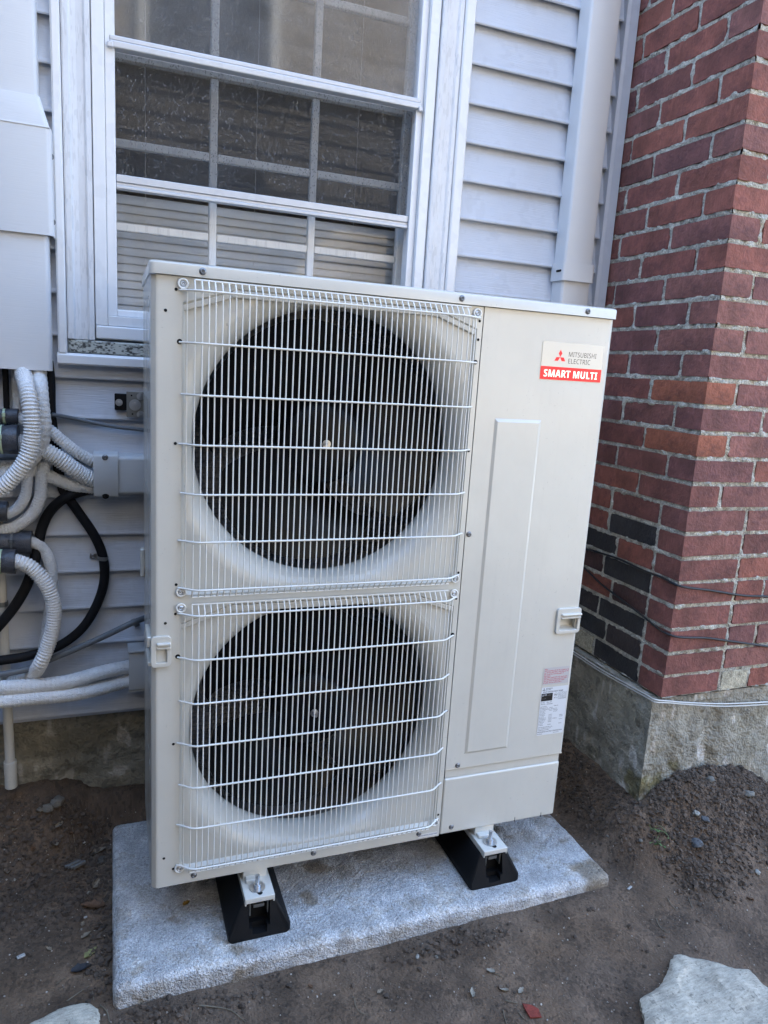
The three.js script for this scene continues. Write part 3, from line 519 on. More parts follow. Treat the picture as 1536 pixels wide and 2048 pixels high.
  for (const [x, y] of [[0.053, 1.188], [0.053, 0.545], [0.690, 1.188], [0.690, 0.545]]) { const m = mesh('clip_hole', holeGeo, M.hole, front); m.position.set(x, y, 0.0006); m.scale.set(1.7, 1.7, 1); }
  for (const x of [0.091, 0.369, 0.643]) screw(x, 0.017, 0, front);
  mesh('maker_strip', (() => { const g = new THREE.PlaneGeometry(0.052, 0.010); g.translate(0.668, 0.010, 0.0008); return g; })(), printed(512, 98, c => { c.fillStyle = '#d9d9d4'; c.fillRect(0, 0, 512, 98); c.fillStyle = '#4a4c78'; c.font = 'bold 50px sans-serif'; c.textAlign = 'center'; c.textBaseline = 'middle'; c.fillText('MITSUBISHI ELECTRIC', 256, 50); }), front);
  // left side with three columns of vertical air slots
  const side = shapeOf([[-DP, 0.001], [-0.0145, 0.001], [-0.0145, HT], [-DP, HT]]);
  for (let c = 0; c < 4; c++) for (let r = 0; r < 6; r++) { const z0 = -0.308 + c * 0.072, y0 = 0.06 + r * 0.205; side.holes.push(new THREE.Path([[z0, y0], [z0 + 0.030, y0], [z0 + 0.030, y0 + 0.188], [z0, y0 + 0.188]].map(([x, y]) => new THREE.Vector2(x, y)).reverse())); }
  const sg = new THREE.ExtrudeGeometry(side, { depth: 0.0006, bevelEnabled: false }); sg.rotateY(-Math.PI / 2); sg.translate(0.0006, 0, 0);
  mesh('side_panel', boxUV(sg), M.paint, pump);
  // ----- compressor side: service panel with a long raised field, and the lower cover
  const x1 = 1.050, sr = 0.010, arc = []; for (let i = 0; i <= 7; i++) { const t = i / 7 * Math.PI / 2; arc.push([x1 - sr + sr * Math.sin(t), -sr + sr * Math.cos(t)]); }
  const sp = shapeOf([[XD + 0.0012, 0.1855], [x1 - sr, 0.1855], [x1 - sr, HT], [XD + 0.0012, HT]]);
  const em = [[0.752, 0.222], [0.876, 0.222], [0.876, 1.065], [0.752, 1.065]];
  sp.holes.push(new THREE.Path(em.map(([x, y]) => new THREE.Vector2(x, y)).reverse()));
  sp.holes.push(new THREE.Path([[0.988, 0.5335], [1.0395, 0.5335], [1.0395, 0.566], [0.988, 0.566]].map(([x, y]) => new THREE.Vector2(x, y)).reverse()));
  const spg = new THREE.ExtrudeGeometry(sp, { depth: 0.002, bevelEnabled: false }); spg.translate(0, 0, -0.002);
  const wrap = (y0, y1, ox = 0) => toCreasedNormals(sweepY([...arc.map(([x, z]) => [x + ox, z]), [x1 + ox, -DP + 0.01], [x1 + ox - 0.002, -DP + 0.01], [x1 + ox - 0.002, -sr], [x1 + ox - sr, -0.002]], y0, y1), 0.6);
  const service = mesh('service_panel', join(boxUV(spg), wrap(0.1855, HT), rbox(XD + 0.0012, 1.048, 0.1815, 0.1854, -0.02, -0.0005, 0.0015, 1)), M.paint, pump);
  { // raised field with sloping edges
    const o = em, i2 = inset(o, 0.007), pos = [], zt = 0.0034; o.forEach((p, i) => { const q = o[(i + 1) % 4], u = i2[i], w = i2[(i + 1) % 4]; pos.push(p[0], p[1], -0.0002, q[0], q[1], -0.0002, w[0], w[1], zt, p[0], p[1], -0.0002, w[0], w[1], zt, u[0], u[1], zt); });
    pos.push(...[i2[0], i2[1], i2[2], i2[0], i2[2], i2[3]].flatMap(p => [p[0], p[1], zt])); const g = new THREE.BufferGeometry(); g.setAttribute('position', new THREE.Float32BufferAttribute(pos, 3)); g.computeVertexNormals();
    mesh('raised_field', toCreasedNormals(boxUV(g), 0.2), M.paint, service);
  }
  const cover = mesh('lower_cover', join(rbox(XD + 0.0016, 1.044, 0.001, 0.158, -0.012, -0.0006, 0.005, 3), rbox(1.030, 1.047, 0.002, 0.157, -DP + 0.01, -0.004, 0.006, 2), rbox(XD + 0.004, 1.042, 0.1585, 0.181, -0.010, -0.0045, 0.001, 1)), M.paint, pump);
  screw(0.711, 0.793, 0, service); screw(0.736, 0.193, 0, service); screw(0.734, 0.019, -0.0006, cover);
  for (const x of [0.922, 1.003]) mesh('knockout_notch', box(x - 0.0006, x + 0.0006, 0.0005, 0.013, -0.005, 0.0002), M.hole, cover);
  // ----- lid, back, base, coil
  const lid = (() => { const g = new RoundedBoxGeometry(1.056, 0.045, DP + 0.012, 4, 0.011); g.translate(0.525, 0.0225, -DP / 2 + 0.001); const p = g.attributes.position; for (let i = 0; i < p.count; i++) if (p.getY(i) < 0.0115) p.setY(i, 0); g.computeVertexNormals(); g.translate(0, HT + 0.0005, 0); const q = g.attributes.position; for (let i = 0; i < q.count; i++) q.setY(i, HT + 0.0012 + (q.getY(i) - HT - 0.0005) * 0.55); return boxUV(toCreasedNormals(g, 0.5)); })();
  const top = mesh('top_cover', lid, M.paint, pump);
  for (const x of [0.094, 0.641, 0.967]) screw(x, HT + 0.0125, 0.0072, top);
  mesh('back_panel', join(box(XD, 1.046, 0.005, HT - 0.002, -DP, -DP + 0.002), box(0.002, 1.046, 0.0, 0.004, -DP + 0.003, -0.016), box(XD + 0.004, XD + 0.006, 0.005, HT - 0.003, -DP + 0.003, -0.012)), M.innerSteel, pump);
  mesh('coil', join(box(0.035, XD, 0.01, HT - 0.004, -DP + 0.004, -DP + 0.034), box(0.022, 0.034, 0.01, HT - 0.004, -DP + 0.036, -0.09)), M.coil, pump);
  mesh('divider', join(box(0.03, XD, 0.664, 0.670, -DP + 0.04, -0.09), box(0.335, 0.355, 0.01, HT - 0.01, -0.245, -0.235), box(0.395, 0.415, 0.01, HT - 0.01, -0.245, -0.235)), M.innerSteel, pump);
  // ----- fans
  FY.forEach((cy, f) => {
    const fan = group('fan', pump), c = V(FX, cy, -0.115);
    const hub = new THREE.LatheGeometry([[0, 0.050], [0.03, 0.049], [0.07, 0.044], [0.088, 0.036], [0.094, 0.020], [0.095, -0.05]].map(([x, y]) => new THREE.Vector2(x, y)), 40); hub.rotateX(Math.PI / 2); hub.translate(c.x, c.y, c.z);
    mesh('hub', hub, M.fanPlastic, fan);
    mesh('motor', (() => { const g = new THREE.CylinderGeometry(0.06, 0.06, 0.08, 28); g.rotateX(Math.PI / 2); g.translate(c.x, c.y, c.z - 0.07); return g; })(), M.innerSteel, fan);
    mesh('hub_nut', (() => { const g = join(new THREE.CylinderGeometry(0.0075, 0.0075, 0.006, 6), (() => { const q = new THREE.CylinderGeometry(0.0095, 0.0095, 0.002, 16); q.translate(0, -0.004, 0); return q; })(), (() => { const q = new THREE.CylinderGeometry(0.0035, 0.0035, 0.014, 10); q.translate(0, 0.006, 0); return q; })()); g.rotateX(Math.PI / 2); g.translate(c.x, c.y, c.z + 0.0545); return g; })(), M.steel, fan);
    for (let b = 0; b < 3; b++) {
      const NA = 16, NR = 10, pos = [], idx = [], a0 = (f ? -72 : -60) * rad + b * 2 * Math.PI / 3;
      for (const side of [0.0016, -0.0016]) for (let i = 0; i <= NA; i++) for (let j = 0; j <= NR; j++) {
        const s = j / NR, r = 0.088 + (0.276 - 0.088) * s, span = (102 + 12 * s) * rad, t = i / NA;
        const round = 1 - 0.16 * Math.pow(s, 6) * Math.pow(Math.abs(2 * t - 1), 4);
        const th = a0 + t * span + 0.30 * s, z = c.z + (0.5 - t) * 0.118 * (0.85 + 0.15 * (1 - s)) + 0.012 * Math.sin(t * Math.PI) + side;
        pos.push(c.x + Math.cos(th) * r * round, c.y + Math.sin(th) * r * round, z);
      }
      const W = NR + 1, H = (NA + 1) * W;
      for (const [o, fl] of [[0, 0], [H, 1]]) for (let i = 0; i < NA; i++) for (let j = 0; j < NR; j++) { const q = o + i * W + j; fl ? idx.push(q, q + 1, q + W, q + 1, q + W + 1, q + W) : idx.push(q, q + W, q + 1, q + 1, q + W, q + W + 1); }
      for (let i = 0; i < NA; i++) { const q = i * W + NR; idx.push(q, q + W, q + H, q + W, q + W + H, q + H); }
      for (let j = 0; j < NR; j++) for (const q of [j, NA * W + j]) idx.push(q, q + 1, q + H, q + 1, q + 1 + H, q + H);
      const g = new THREE.BufferGeometry(); g.setAttribute('position', new THREE.Float32BufferAttribute(pos, 3)); g.setIndex(idx); g.computeVertexNormals();
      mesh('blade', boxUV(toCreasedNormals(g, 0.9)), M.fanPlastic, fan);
    }
  });
  // ----- wire guards: every wire is a piece
  const zo = 0.026, gx0 = 0.052, gx1 = 0.692, bend = 0.040;
  const zAt = x => zo * sstep(gx0 - 0.004, gx0 + bend, x) * sstep(gx1 + 0.004, gx1 - bend, x) + 0.002;
  const hPath = (long) => { const a = gx0 + (long ? 0 : 0.004), b = gx1 - (long ? 0 : 0.004), p = []; for (let i = 0; i <= 6; i++) { const x = a + bend * 1.1 * i / 6; p.push(V(x, 0, zAt(x))); } for (let i = 0; i <= 6; i++) { const x = b - bend * 1.1 * (1 - i / 6); p.push(V(x, 0, zAt(x))); } return p; };
  const hGeo = [0, 1].map(l => tube(hPath(l), 0.0021, { step: 0.012, radial: 7 }));
  const endGeo = tube([V(0.080, 0, 0.011), V(0.37, 0, 0.011), V(0.664, 0, 0.011)], 0.0019, { step: 0.1, radial: 6 });
  FY.forEach((cy) => {
    const guard = group('fan_guard', pump), ys = [0.2935, 0.197, 0.099, 0.002, -0.0965, -0.194, -0.2945];
    ys.forEach((d, i) => { const m = mesh('wire', hGeo[i % 2 ? 1 : (i === 0 || i === 6 ? 1 : 0)], M.wire, guard); m.position.y = cy + d; });
    for (const s of [1, -1]) { const m = mesh('wire', endGeo, M.wire, guard); m.position.y = cy + s * 0.3135; }
    const n = 49, xa = 0.0665, xb = 0.680;
    const vGeo = {};
    for (let i = 0; i < n; i++) {
      const x = xa + (xb - xa) * i / (n - 1), z = zAt(x) - 0.0035, full = x > 0.078 && x < 0.666, key = full ? z.toFixed(4) : 's' + z.toFixed(4);
      const t = 0.2935, e = 0.3135;
      const g = vGeo[key] ??= full ? tube([V(0, -e, Math.min(z, 0.0105)), V(0, -e + 0.004, Math.min(z, 0.0115)), V(0, -t - 0.006, z - 0.002), V(0, -t, z), V(0, 0, z), V(0, t, z), V(0, t + 0.006, z - 0.002), V(0, e - 0.004, Math.min(z, 0.0115)), V(0, e, Math.min(z, 0.0105))], 0.0015, { step: 0.02, radial: 6 }) : tube([V(0, -t, z), V(0, 0, z), V(0, t, z)], 0.0015, { step: 0.3, radial: 6 });
      const m = mesh('wire', g, M.wire, guard); m.position.set(x, cy, 0); m.rotation.z = rr(-0.0012, 0.0012); m.position.x += rr(-0.0006, 0.0006);
    }
    for (const [x, y] of [[0.0585, cy + 0.305], [0.6835, cy + 0.303], [0.0585, cy - 0.304], [0.6835, cy - 0.304]]) {
      const lug = mesh('mounting_lug', (() => { const t = new THREE.TorusGeometry(0.0085, 0.0022, 8, 20); t.translate(x, y, 0.0035); const d = new THREE.CylinderGeometry(0.0085, 0.0085, 0.002, 18); d.rotateX(Math.PI / 2); d.translate(x, y, 0.002); return join(t, d); })(), M.wire, guard);
      screw(x, y, 0.003, lug, M.steel, 0.9);
    }
  });
  // ----- carrying handles
  const handle = (x0, x1, y0, y1, z, pocket) => {
    const h = group('handle', pump), s = rrect(x0, x1, y0, y1, 0.007); s.holes.push(new THREE.Path(rrect(x0 + 0.0075, x1 - 0.006, y0 + 0.007, y1 - 0.027, 0.004).getPoints(5).reverse()));
    const g = new THREE.ExtrudeGeometry(s, { depth: 0.004, bevelEnabled: true, bevelThickness: 0.0015, bevelSize: 0.0013, bevelSegments: 2 }); g.translate(0, 0, z);
    mesh('surround', boxUV(g), M.paint, h);
    mesh('grip', join(rbox(x0 + 0.010, x1 + 0.001, y1 - 0.0185, y1 - 0.012, z - 0.002, z + 0.012, 0.003), rbox(x0 + 0.010, x1 + 0.001, y1 - 0.027, y1 - 0.0215, z - 0.004, z + 0.0085, 0.0025)), M.paint, h);
    const px0 = x0 + 0.0085, px1 = x1 - 0.007, py0 = y0 + 0.008, py1 = y1 - 0.028, zz = z - pocket;
    mesh('pocket', join(box(px0, px1, py0, py1, zz - 0.001, zz), box(px0 - 0.0008, px0, py0, py1, zz, z), box(px1, px1 + 0.0008, py0, py1, zz, z), box(px0, px1, py1, py1 + 0.0008, zz, z), (() => { const q = box(px0, px1, -0.0006, 0.0006, -0.001, pocket * 1.05); q.rotateX(0.3); q.translate(0, py0 + 0.004, zz); return q; })()), M.paint, h);
  };
  handle(0.981, 1.050, 0.527, 0.5925, 0.0006, 0.018);
  handle(0.0005, 0.038, 0.527, 0.5925, 0.0006, 0.0055);
  mesh('side_handle', join(rbox(-0.009, 0.001, 0.568, 0.5915, -0.085, -0.002, 0.004), rbox(-0.007, 0.001, 0.527, 0.536, -0.085, -0.002, 0.003), rbox(-0.006, 0.001, 0.536, 0.568, -0.088, -0.080, 0.003), rbox(-0.010, 0.001, 0.63, 0.70, -DP + 0.005, -DP + 0.03, 0.004)), M.paint, pump);
  // ----- feet with their bolts
  for (const x of [0.2305, 0.8345]) {
    const foot = mesh('foot', join(rbox(x - 0.034, x + 0.034, -0.027, -0.0225, -DP + 0.0, 0.062, 0.0018, 1), rbox(x - 0.034, x - 0.030, -0.0405, -0.0245, -DP, 0.0615, 0.0015, 1), rbox(x + 0.030, x + 0.034, -0.0405, -0.0245, -DP, 0.0615, 0.0015, 1), rbox(x - 0.0335, x + 0.0335, -0.035, -0.024, 0.058, 0.0622, 0.0015, 1), rbox(x - 0.028, x + 0.028, -0.024, 0.0005, -0.03, -0.004, 0.002, 1), rbox(x - 0.024, x + 0.012, -0.0235, -0.014, -0.006, 0.012, 0.003, 1)), M.paint, pump);
    const cyl = (r, h, y, n = 24) => { const g = new THREE.CylinderGeometry(r, r, h, n); g.translate(x - 0.001, y + h / 2, 0.030); return g; };
    mesh('washer', cyl(0.0185, 0.0022, -0.0222, 32), M.steel, foot); mesh('nut', cyl(0.0095, 0.0085, -0.0198, 6), M.steel, foot); mesh('bolt', join(cyl(0.0048, 0.021, -0.0112, 14), cyl(0.0052, 0.001, -0.006, 14), cyl(0.0052, 0.001, -0.002, 14), cyl(0.0052, 0.001, 0.002, 14), cyl(0.0052, 0.001, 0.006, 14)), M.steel, foot);
    const slot = mesh('slot', (() => { const g = new THREE.CircleGeometry(0.006, 14); g.rotateX(-Math.PI / 2); g.translate(x + 0.002, -0.0221, 0.049); return g; })(), M.hole, foot);
  }
  // ----- printed labels
  const label = (name, x0, x1, y0, y1, mat, lb) => { const g = new THREE.PlaneGeometry(x1 - x0, y1 - y0); g.translate((x0 + x1) / 2, (y0 + y1) / 2, 0.0008); const m = mesh(name, g, mat, pump); m.userData.label = lb; return m; };
  const gem = (c, x, y, s, col) => { c.fillStyle = col; for (const a of [-90, 30, 150]) { c.beginPath(); const t = a * rad, u = (a - 30) * rad, v = (a + 30) * rad; c.moveTo(x, y); c.lineTo(x + Math.cos(u) * s * 0.577, y + Math.sin(u) * s * 0.577); c.lineTo(x + Math.cos(t) * s, y + Math.sin(t) * s); c.lineTo(x + Math.cos(v) * s * 0.577, y + Math.sin(v) * s * 0.577); c.closePath(); c.fill(); } };
  label('brand_label', 0.8595, 1.0285, 1.1605, 1.2465, printed(1024, 520, c => {
    c.fillStyle = '#a2a5a8'; c.fillRect(0, 0, 1024, 520); c.fillStyle = '#c4242c'; c.fillRect(0, 340, 1024, 180);
    gem(c, 300, 205, 105, '#d2232a');
    c.fillStyle = '#2a2a2c'; c.textBaseline = 'alphabetic'; c.font = '92px sans-serif'; c.fillText('MITSUBISHI', 432, 188, 480); c.fillText('ELECTRIC', 432, 282, 400);
    c.fillStyle = '#f4f2ee'; c.font = 'bold 138px sans-serif'; c.fillText('SMART MULTI', 52, 482, 912);
  }, { roughness: 0.28, metalnessPrint: 1 }), 'silver and red maker label');
  const marks = (c, x, y, w, h, words) => { for (let i = 0, q = x; i < words && q < x + w; i++) { const l = h * rr(0.9, 3.4); for (let k = 0; k < l && q + k < x + w; k += h * 0.42) { const t = rr(0.3, 1); c.fillRect(q + k, y - h * t, h * 0.19, h * t); c.fillRect(q + k, y - h * rr(0, 1), h * 0.34, h * 0.2); } q += l + h * 0.45; } };   // print too small to read in the photograph
  label('warning_label', 0.9615, 1.0385, 0.3865, 0.4335, printed(640, 390, c => {
    c.fillStyle = '#b9b6b6'; c.fillRect(0, 0, 640, 390); c.fillStyle = '#b41f30';
    [[120, 1], [610, 40], [600, 40], [480, 40], [210, 2], [590, 40], [590, 40], [520, 40], [460, 40]].forEach(([w, n], i) => marks(c, 16, 44 + i * 39, w, 27, n));
  }), 'grey label with red print');
  label('rating_label', 0.9605, 1.0405, 0.2445, 0.3795, printed(960, 1620, c => {
    c.fillStyle = '#d3d6d9'; c.fillRect(0, 0, 960, 1620); const k = '#141416'; gem(c, 90, 78, 62, k); c.fillStyle = k; c.font = 'bold 42px sans-serif'; c.fillText('MITSUBISHI', 160, 62); c.fillText('ELECTRIC', 160, 104);
    c.font = 'bold 60px sans-serif'; c.fillText('SPLIT-SYSTEM HEAT PUMP', 60, 178, 740); c.fillStyle = '#0e0e10'; c.fillRect(20, 205, 410, 255); c.fillStyle = '#c6c9cd'; marks(c, 50, 285, 170, 60, 2); c.fillStyle = '#77787c'; marks(c, 240, 285, 170, 40, 2); marks(c, 50, 390, 200, 30, 2);
    c.strokeStyle = k; c.lineWidth = 6; c.strokeRect(640, 205, 290, 230); c.beginPath(); c.arc(545, 275, 56, 0, 7); c.stroke(); c.fillStyle = k; marks(c, 505, 300, 80, 50, 1); marks(c, 480, 400, 130, 40, 2); for (let i = 0; i < 5; i++) marks(c, 660, 260 + i * 40, 250, 24, 20);
    for (const [y, h] of [[520, 34], [580, 30]]) { marks(c, 30, y, 160, h, 2); marks(c, 240, y, 280, h + 4, 2); }
    for (let i = 0; i < 14; i++) { const y = 660 + i * 48; if (i === 2) { marks(c, 20, y, 620, 26, 30); continue; } marks(c, 20, y, rr(150, 300), 26, 6); if (rnd() < 0.7) marks(c, 360, y, 120, 26, 3); if (rnd() < 0.6) marks(c, 520, y, 150, 26, 3); if (rnd() < 0.4) marks(c, 760, y, 120, 26, 3); }
    for (let i = 0; i < 3; i++) marks(c, 30, 1360 + i * 50, 520 - i * 60, 26, 9);
    c.font = 'bold 52px sans-serif'; c.fillText('MITSUBISHI ELECTRIC CORPORATION', 20, 1530, 900); marks(c, 20, 1590, 180, 26, 3); marks(c, 600, 1585, 280, 26, 4);
  }), 'pale rating plate with small dark print');
}
function printed(w, h, draw, o = {}) {                   // lettering on a flat label
  const cv = document.createElement('canvas'); cv.width = w; cv.height = h; const c = cv.getContext('2d'); draw(c);
  const t = new THREE.CanvasTexture(cv); t.colorSpace = THREE.SRGBColorSpace; t.anisotropy = 8;
  const m = phy({ map: t, roughness: o.roughness ?? 0.42 }); if (o.metalnessPrint) { m.metalness = 0.75; m.clearcoat = 0.4; m.clearcoatRoughness = 0.12; m.bumpMap = fineRough; m.bumpScale = 0.00012; } return m;
}
seat(pump);

// ---------------------------------------------------------------- pad and rubber blocks under it
{
  const x0 = -0.082, x1 = 1.160, z0 = -0.447, z1 = 0.124, y0 = -0.215, y1 = -0.120, R = 0.018;
  const g = new THREE.BoxGeometry(1, 1, 1, 250, 22, 118), p = g.attributes.position, c = V((x0 + x1) / 2, (y0 + y1) / 2, (z0 + z1) / 2), hx = (x1 - x0) / 2, hy = (y1 - y0) / 2, hz = (z1 - z0) / 2;
  for (let i = 0; i < p.count; i++) {
    const x = p.getX(i) * 2 * hx, y = p.getY(i) * 2 * hy, z = p.getZ(i) * 2 * hz, ix = clamp(x, -hx + R, hx - R), iy = clamp(y, -hy + R, hy - R), iz = clamp(z, -hz + R, hz - R);
    const d = V(x - ix, y - iy, z - iz), l = d.length() || 1; d.divideScalar(l); const rx = l > 0 ? Math.min(l, R) : 0;
    const wx = c.x + ix, wz = c.z + iz;
    const n = 0.003 * fbm(wx * 7, wz * 7 + y * 6, 1.1, 3) + 0.0026 * fbm(wx * 60, wz * 60 + y * 60, 2.4, 2) + 0.0018 * fbm(wx * 160, wz * 160 + y * 160, 3.7, 2);
    p.setXYZ(i, c.x + ix + d.x * (rx + n * 0.8), c.y + iy + d.y * (rx + n), c.z + iz + d.z * (rx + n * 0.8) + 0.008 * fbm(wx * 4, 7.7, 0.1, 2) * (d.z > 0.3 ? 1 : 0));
  }
  const gg = mergeVertices((() => { g.deleteAttribute('normal'); g.deleteAttribute('uv'); return g; })(), 1e-5); gg.computeVertexNormals();
  const q = gg.toNonIndexed(), qp = q.attributes.position, qc = new Float32Array(qp.count * 3);
  for (let i = 0; i < qp.count; i++) {                     // soil splashed and trodden onto the edges and the right corner
    const x = qp.getX(i), y = qp.getY(i), z = qp.getZ(i), n = fbm(x * 11, z * 11 + y * 11, 6.1, 4);
    const m = clamp(sstep(-0.05, 0.30, n + 0.75 * sstep(0.13, 0.0, Math.hypot(x - 1.15, z - 0.10)) - 0.20) + 0.8 * sstep(0.02, 0.3, n + 0.5 * sstep(-0.155, -0.18, y) - 0.25) + 0.2 * sstep(0.1, 0.28, n - 0.06));
    qc.set([1 - 0.42 * m, 1 - 0.50 * m, 1 - 0.60 * m], i * 3);
  }
  q.setAttribute('color', new THREE.BufferAttribute(qc, 3));
  solo('equipment_pad', boxUV(q), M.pad, 'thick rough grey concrete pad under the heat pump', 'pad');
}
{
  const ev = new Evaluator(); ev.attributes = ['position', 'normal', 'uv'];
  for (const [x, lb] of [[0.2305, 'black rubber mounting block under the fan end of the heat pump'], [0.8345, 'black rubber mounting block under the service panel end of the heat pump']]) {
    const s = shapeOf([[-0.066, 0.006], [-0.061, 0], [0.061, 0], [0.066, 0.006], [0.066, 0.018], [0.037, 0.074], [0.032, 0.078], [-0.032, 0.078], [-0.037, 0.074], [-0.066, 0.018]]);
    const e = new THREE.ExtrudeGeometry(s, { depth: 0.46, bevelEnabled: true, bevelThickness: 0.006, bevelSize: 0.005, bevelSegments: 2, steps: 1 }); e.translate(0, 0, -0.394);
    const p = e.attributes.position; for (let i = 0; i < p.count; i++) if (p.getZ(i) > 0) p.setZ(i, p.getZ(i) - 0.30 * Math.max(0, p.getY(i) - 0.016)); e.computeVertexNormals();
    const cut = (a, b, c0, c1, d, f) => { const g = new THREE.BoxGeometry(b - a, c1 - c0, f - d); g.translate((a + b) / 2, (c0 + c1) / 2, (d + f) / 2); const m = new Brush(g); m.updateMatrixWorld(); return m; };
    const A = new Brush(e); A.updateMatrixWorld();
    let r = ev.evaluate(A, cut(-0.024, 0.024, 0.024, 0.095, 0.034, 0.12), SUBTRACTION); r = ev.evaluate(r, cut(-0.017, 0.017, 0.010, 0.05, 0.048, 0.12), SUBTRACTION);
    const t = thing('rubber_block', lb, 'mounting block', 'rubber blocks under the heat pump');
    const y = -0.1195; r.geometry.translate(x, y, 0); mesh('body', boxUV(toCreasedNormals(r.geometry, 0.5)), M.rubber, t);
    mesh('steel_channel', join(box(x - 0.0215, x - 0.0190, y + 0.045, y + 0.0785, -0.37, 0.052), box(x + 0.0190, x + 0.0215, y + 0.045, y + 0.0785, -0.37, 0.052), box(x - 0.019, x - 0.010, y + 0.0765, y + 0.0785, -0.37, 0.052), box(x + 0.010, x + 0.019, y + 0.0765, y + 0.0785, -0.37, 0.052), box(x - 0.012, x + 0.012, y + 0.062, y + 0.070, 0.01, 0.050)), M.galv, t);
    seat(t);
  }
}

// ---------------------------------------------------------------- line covers on the wall
const WZ = ZW + 0.0155;                                  // just in front of the siding
function ductY(x0, x1, y0, y1, d, r = 0.010, th = 0.003) {   // hollow cover, open at the wall and the ends
  const z0 = WZ, z1 = ZW + d, out = [[x0, z0]], inn = [[x0 + th, z0]];
  const arc = (cx, cz, a0, a1, q) => { const o = []; for (let i = 0; i <= 5; i++) { const a = a0 + (a1 - a0) * i / 5; o.push([cx + Math.cos(a) * q, cz + Math.sin(a) * q]); } return o; };
  out.push(...arc(x0 + r, z1 - r, Math.PI, Math.PI / 2, r), ...arc(x1 - r, z1 - r, Math.PI / 2, 0, r), [x1, z0]);
  inn.push(...arc(x0 + r, z1 - r, Math.PI, Math.PI / 2, r - th), ...arc(x1 - r, z1 - r, Math.PI / 2, 0, r - th), [x1 - th, z0]);
  return toCreasedNormals(sweepY([...out, ...inn.reverse()], y0, y1), 0.55);
}
function ductX(x0, x1, y0, y1, d, r = 0.010, th = 0.003) { const g = ductY(-y1, -y0, x0, x1, d, r, th); g.applyMatrix4(new THREE.Matrix4().set(0, 1, 0, 0, -1, 0, 0, 0, 0, 0, 1, 0, 0, 0, 0, 1)); return boxUV(g); }
{
  const t = thing('line_cover', 'tall white pipe cover with a stepped coupling, left of the window', 'pipe cover');
  mesh('upper_section', ductY(-0.352, -0.214, 1.62, 3.2, 0.072), M.duct, t);
  const cp = mesh('coupling', (() => {
    const a = ductY(-0.372, -0.188, 1.408, 1.632, 0.082, 0.012); const p = a.attributes.position;   // the coupling narrows at its top
    const b = ductY(-0.372, -0.188, 1.6325, 1.695, 0.082, 0.012), q = b.attributes.position;
    for (let i = 0; i < q.count; i++) { const k = (q.getY(i) - 1.6325) / 0.0625; q.setX(i, -0.283 + (q.getX(i) + 0.28) * (1 - 0.20 * k)); q.setZ(i, ZW + (q.getZ(i) - ZW) * (1 - 0.06 * k)); } b.computeVertexNormals();
    return join(a, toCreasedNormals(b, 0.55), rbox(-0.370, -0.190, 1.6305, 1.6345, WZ, ZW + 0.0835, 0.0015, 1));
  })(), M.duct, t);
  mesh('lower_section', ductY(-0.362, -0.2005, 1.108, 1.412, 0.074), M.duct, t);
  for (const y of [1.578, 1.440, 1.648]) { const s = screw(-0.192, y, ZW + 0.064, cp, M.darkScrew, 0.9); s.rotation.y = Math.PI / 4; s.position.x = y > 1.6 ? -0.199 : -0.1895; }
  seat(t);
  const r = thing('line_cover', 'white rectangular pipe cover running up the siding beside the brick wall', 'pipe cover');
  mesh('upper_section', ductY(1.1655, 1.2625, 1.492, 3.2, 0.072), M.duct, r); mesh('lower_section', ductY(1.1655, 1.2625, 0.62, 1.4915, 0.072), M.duct, r);
  const c2 = mesh('coupling', ductY(1.159, 1.269, 1.446, 1.497, 0.079, 0.011), M.duct, r);
  mesh('coupling_slot', rbox(1.1555, 1.160, 1.470, 1.476, ZW + 0.045, ZW + 0.068, 0.0015, 1), M.hole, c2);
  seat(r);
  const h = thing('line_cover', 'short grey horizontal pipe cover with a screwed coupling end, beside the heat pump', 'pipe cover');
  mesh('section', ductX(-0.0615, 0.32, 0.812, 0.910, 0.070), M.ductGrey, h);
  const c3 = mesh('coupling', ductX(-0.114, -0.0575, 0.8065, 0.9155, 0.076, 0.011), M.ductGrey, h);
  screw(-0.087, 0.907, ZW + 0.0755, c3, M.darkScrew, 1.0); screw(-0.087, 0.8115, ZW + 0.0745, c3, M.hole, 1.1); seat(h);
  const l = thing('line_cover', 'grey pipe cover end low on the siding where two white lines enter', 'pipe cover');
  mesh('section', ductX(-0.036, 0.30, 0.285, 0.397, 0.074, 0.008), M.ductGrey, l);
  mesh('flange', join(rbox(-0.0385, 0.20, 0.3945, 0.3995, WZ, ZW + 0.079, 0.001, 1), rbox(-0.0365, 0.20, 0.281, 0.2855, WZ, ZW + 0.070, 0.001, 1)), M.ductGrey, l);
  seat(l);
}
// ---------------------------------------------------------------- insulated lines: pixel pairs give the direction, the last number the stand-off from the wall
const hp = (list, dz) => list.map(([u, v, d]) => at(u, v, 'z', ZW + (d ?? dz)));
const corr = (r, amp, pitch, seedz) => (s, a) => r * (1 + amp * Math.sin(s / pitch * 2 * Math.PI + 1.4 * nz(s * 30, seedz) + 0.5 * Math.cos(a * 1.0)) * (0.5 + 0.8 * Math.abs(nz(s * 18, a, seedz))) + 0.05 * nz(s * 22, Math.cos(a) * 1.2 + seedz, Math.sin(a) * 1.2) + 0.022 * nz(s * 90, Math.cos(a) * 4, Math.sin(a) * 4 + seedz));
const lineGroup = 'insulated lines beside the heat pump';
function hose(pts, dz, r, mat, label, o = {}) { return solo(o.name ?? 'insulated_line', tube(hp(pts, dz), o.plain ? r : corr(r, 1.6 * (o.amp ?? 0.055), o.pitch ?? 0.0070, rr(0, 9)), { step: o.step ?? 0.0013, radial: o.radial ?? 20 }), mat, label, o.cat ?? 'hose', o.grp === null ? undefined : (o.grp ?? lineGroup)); }
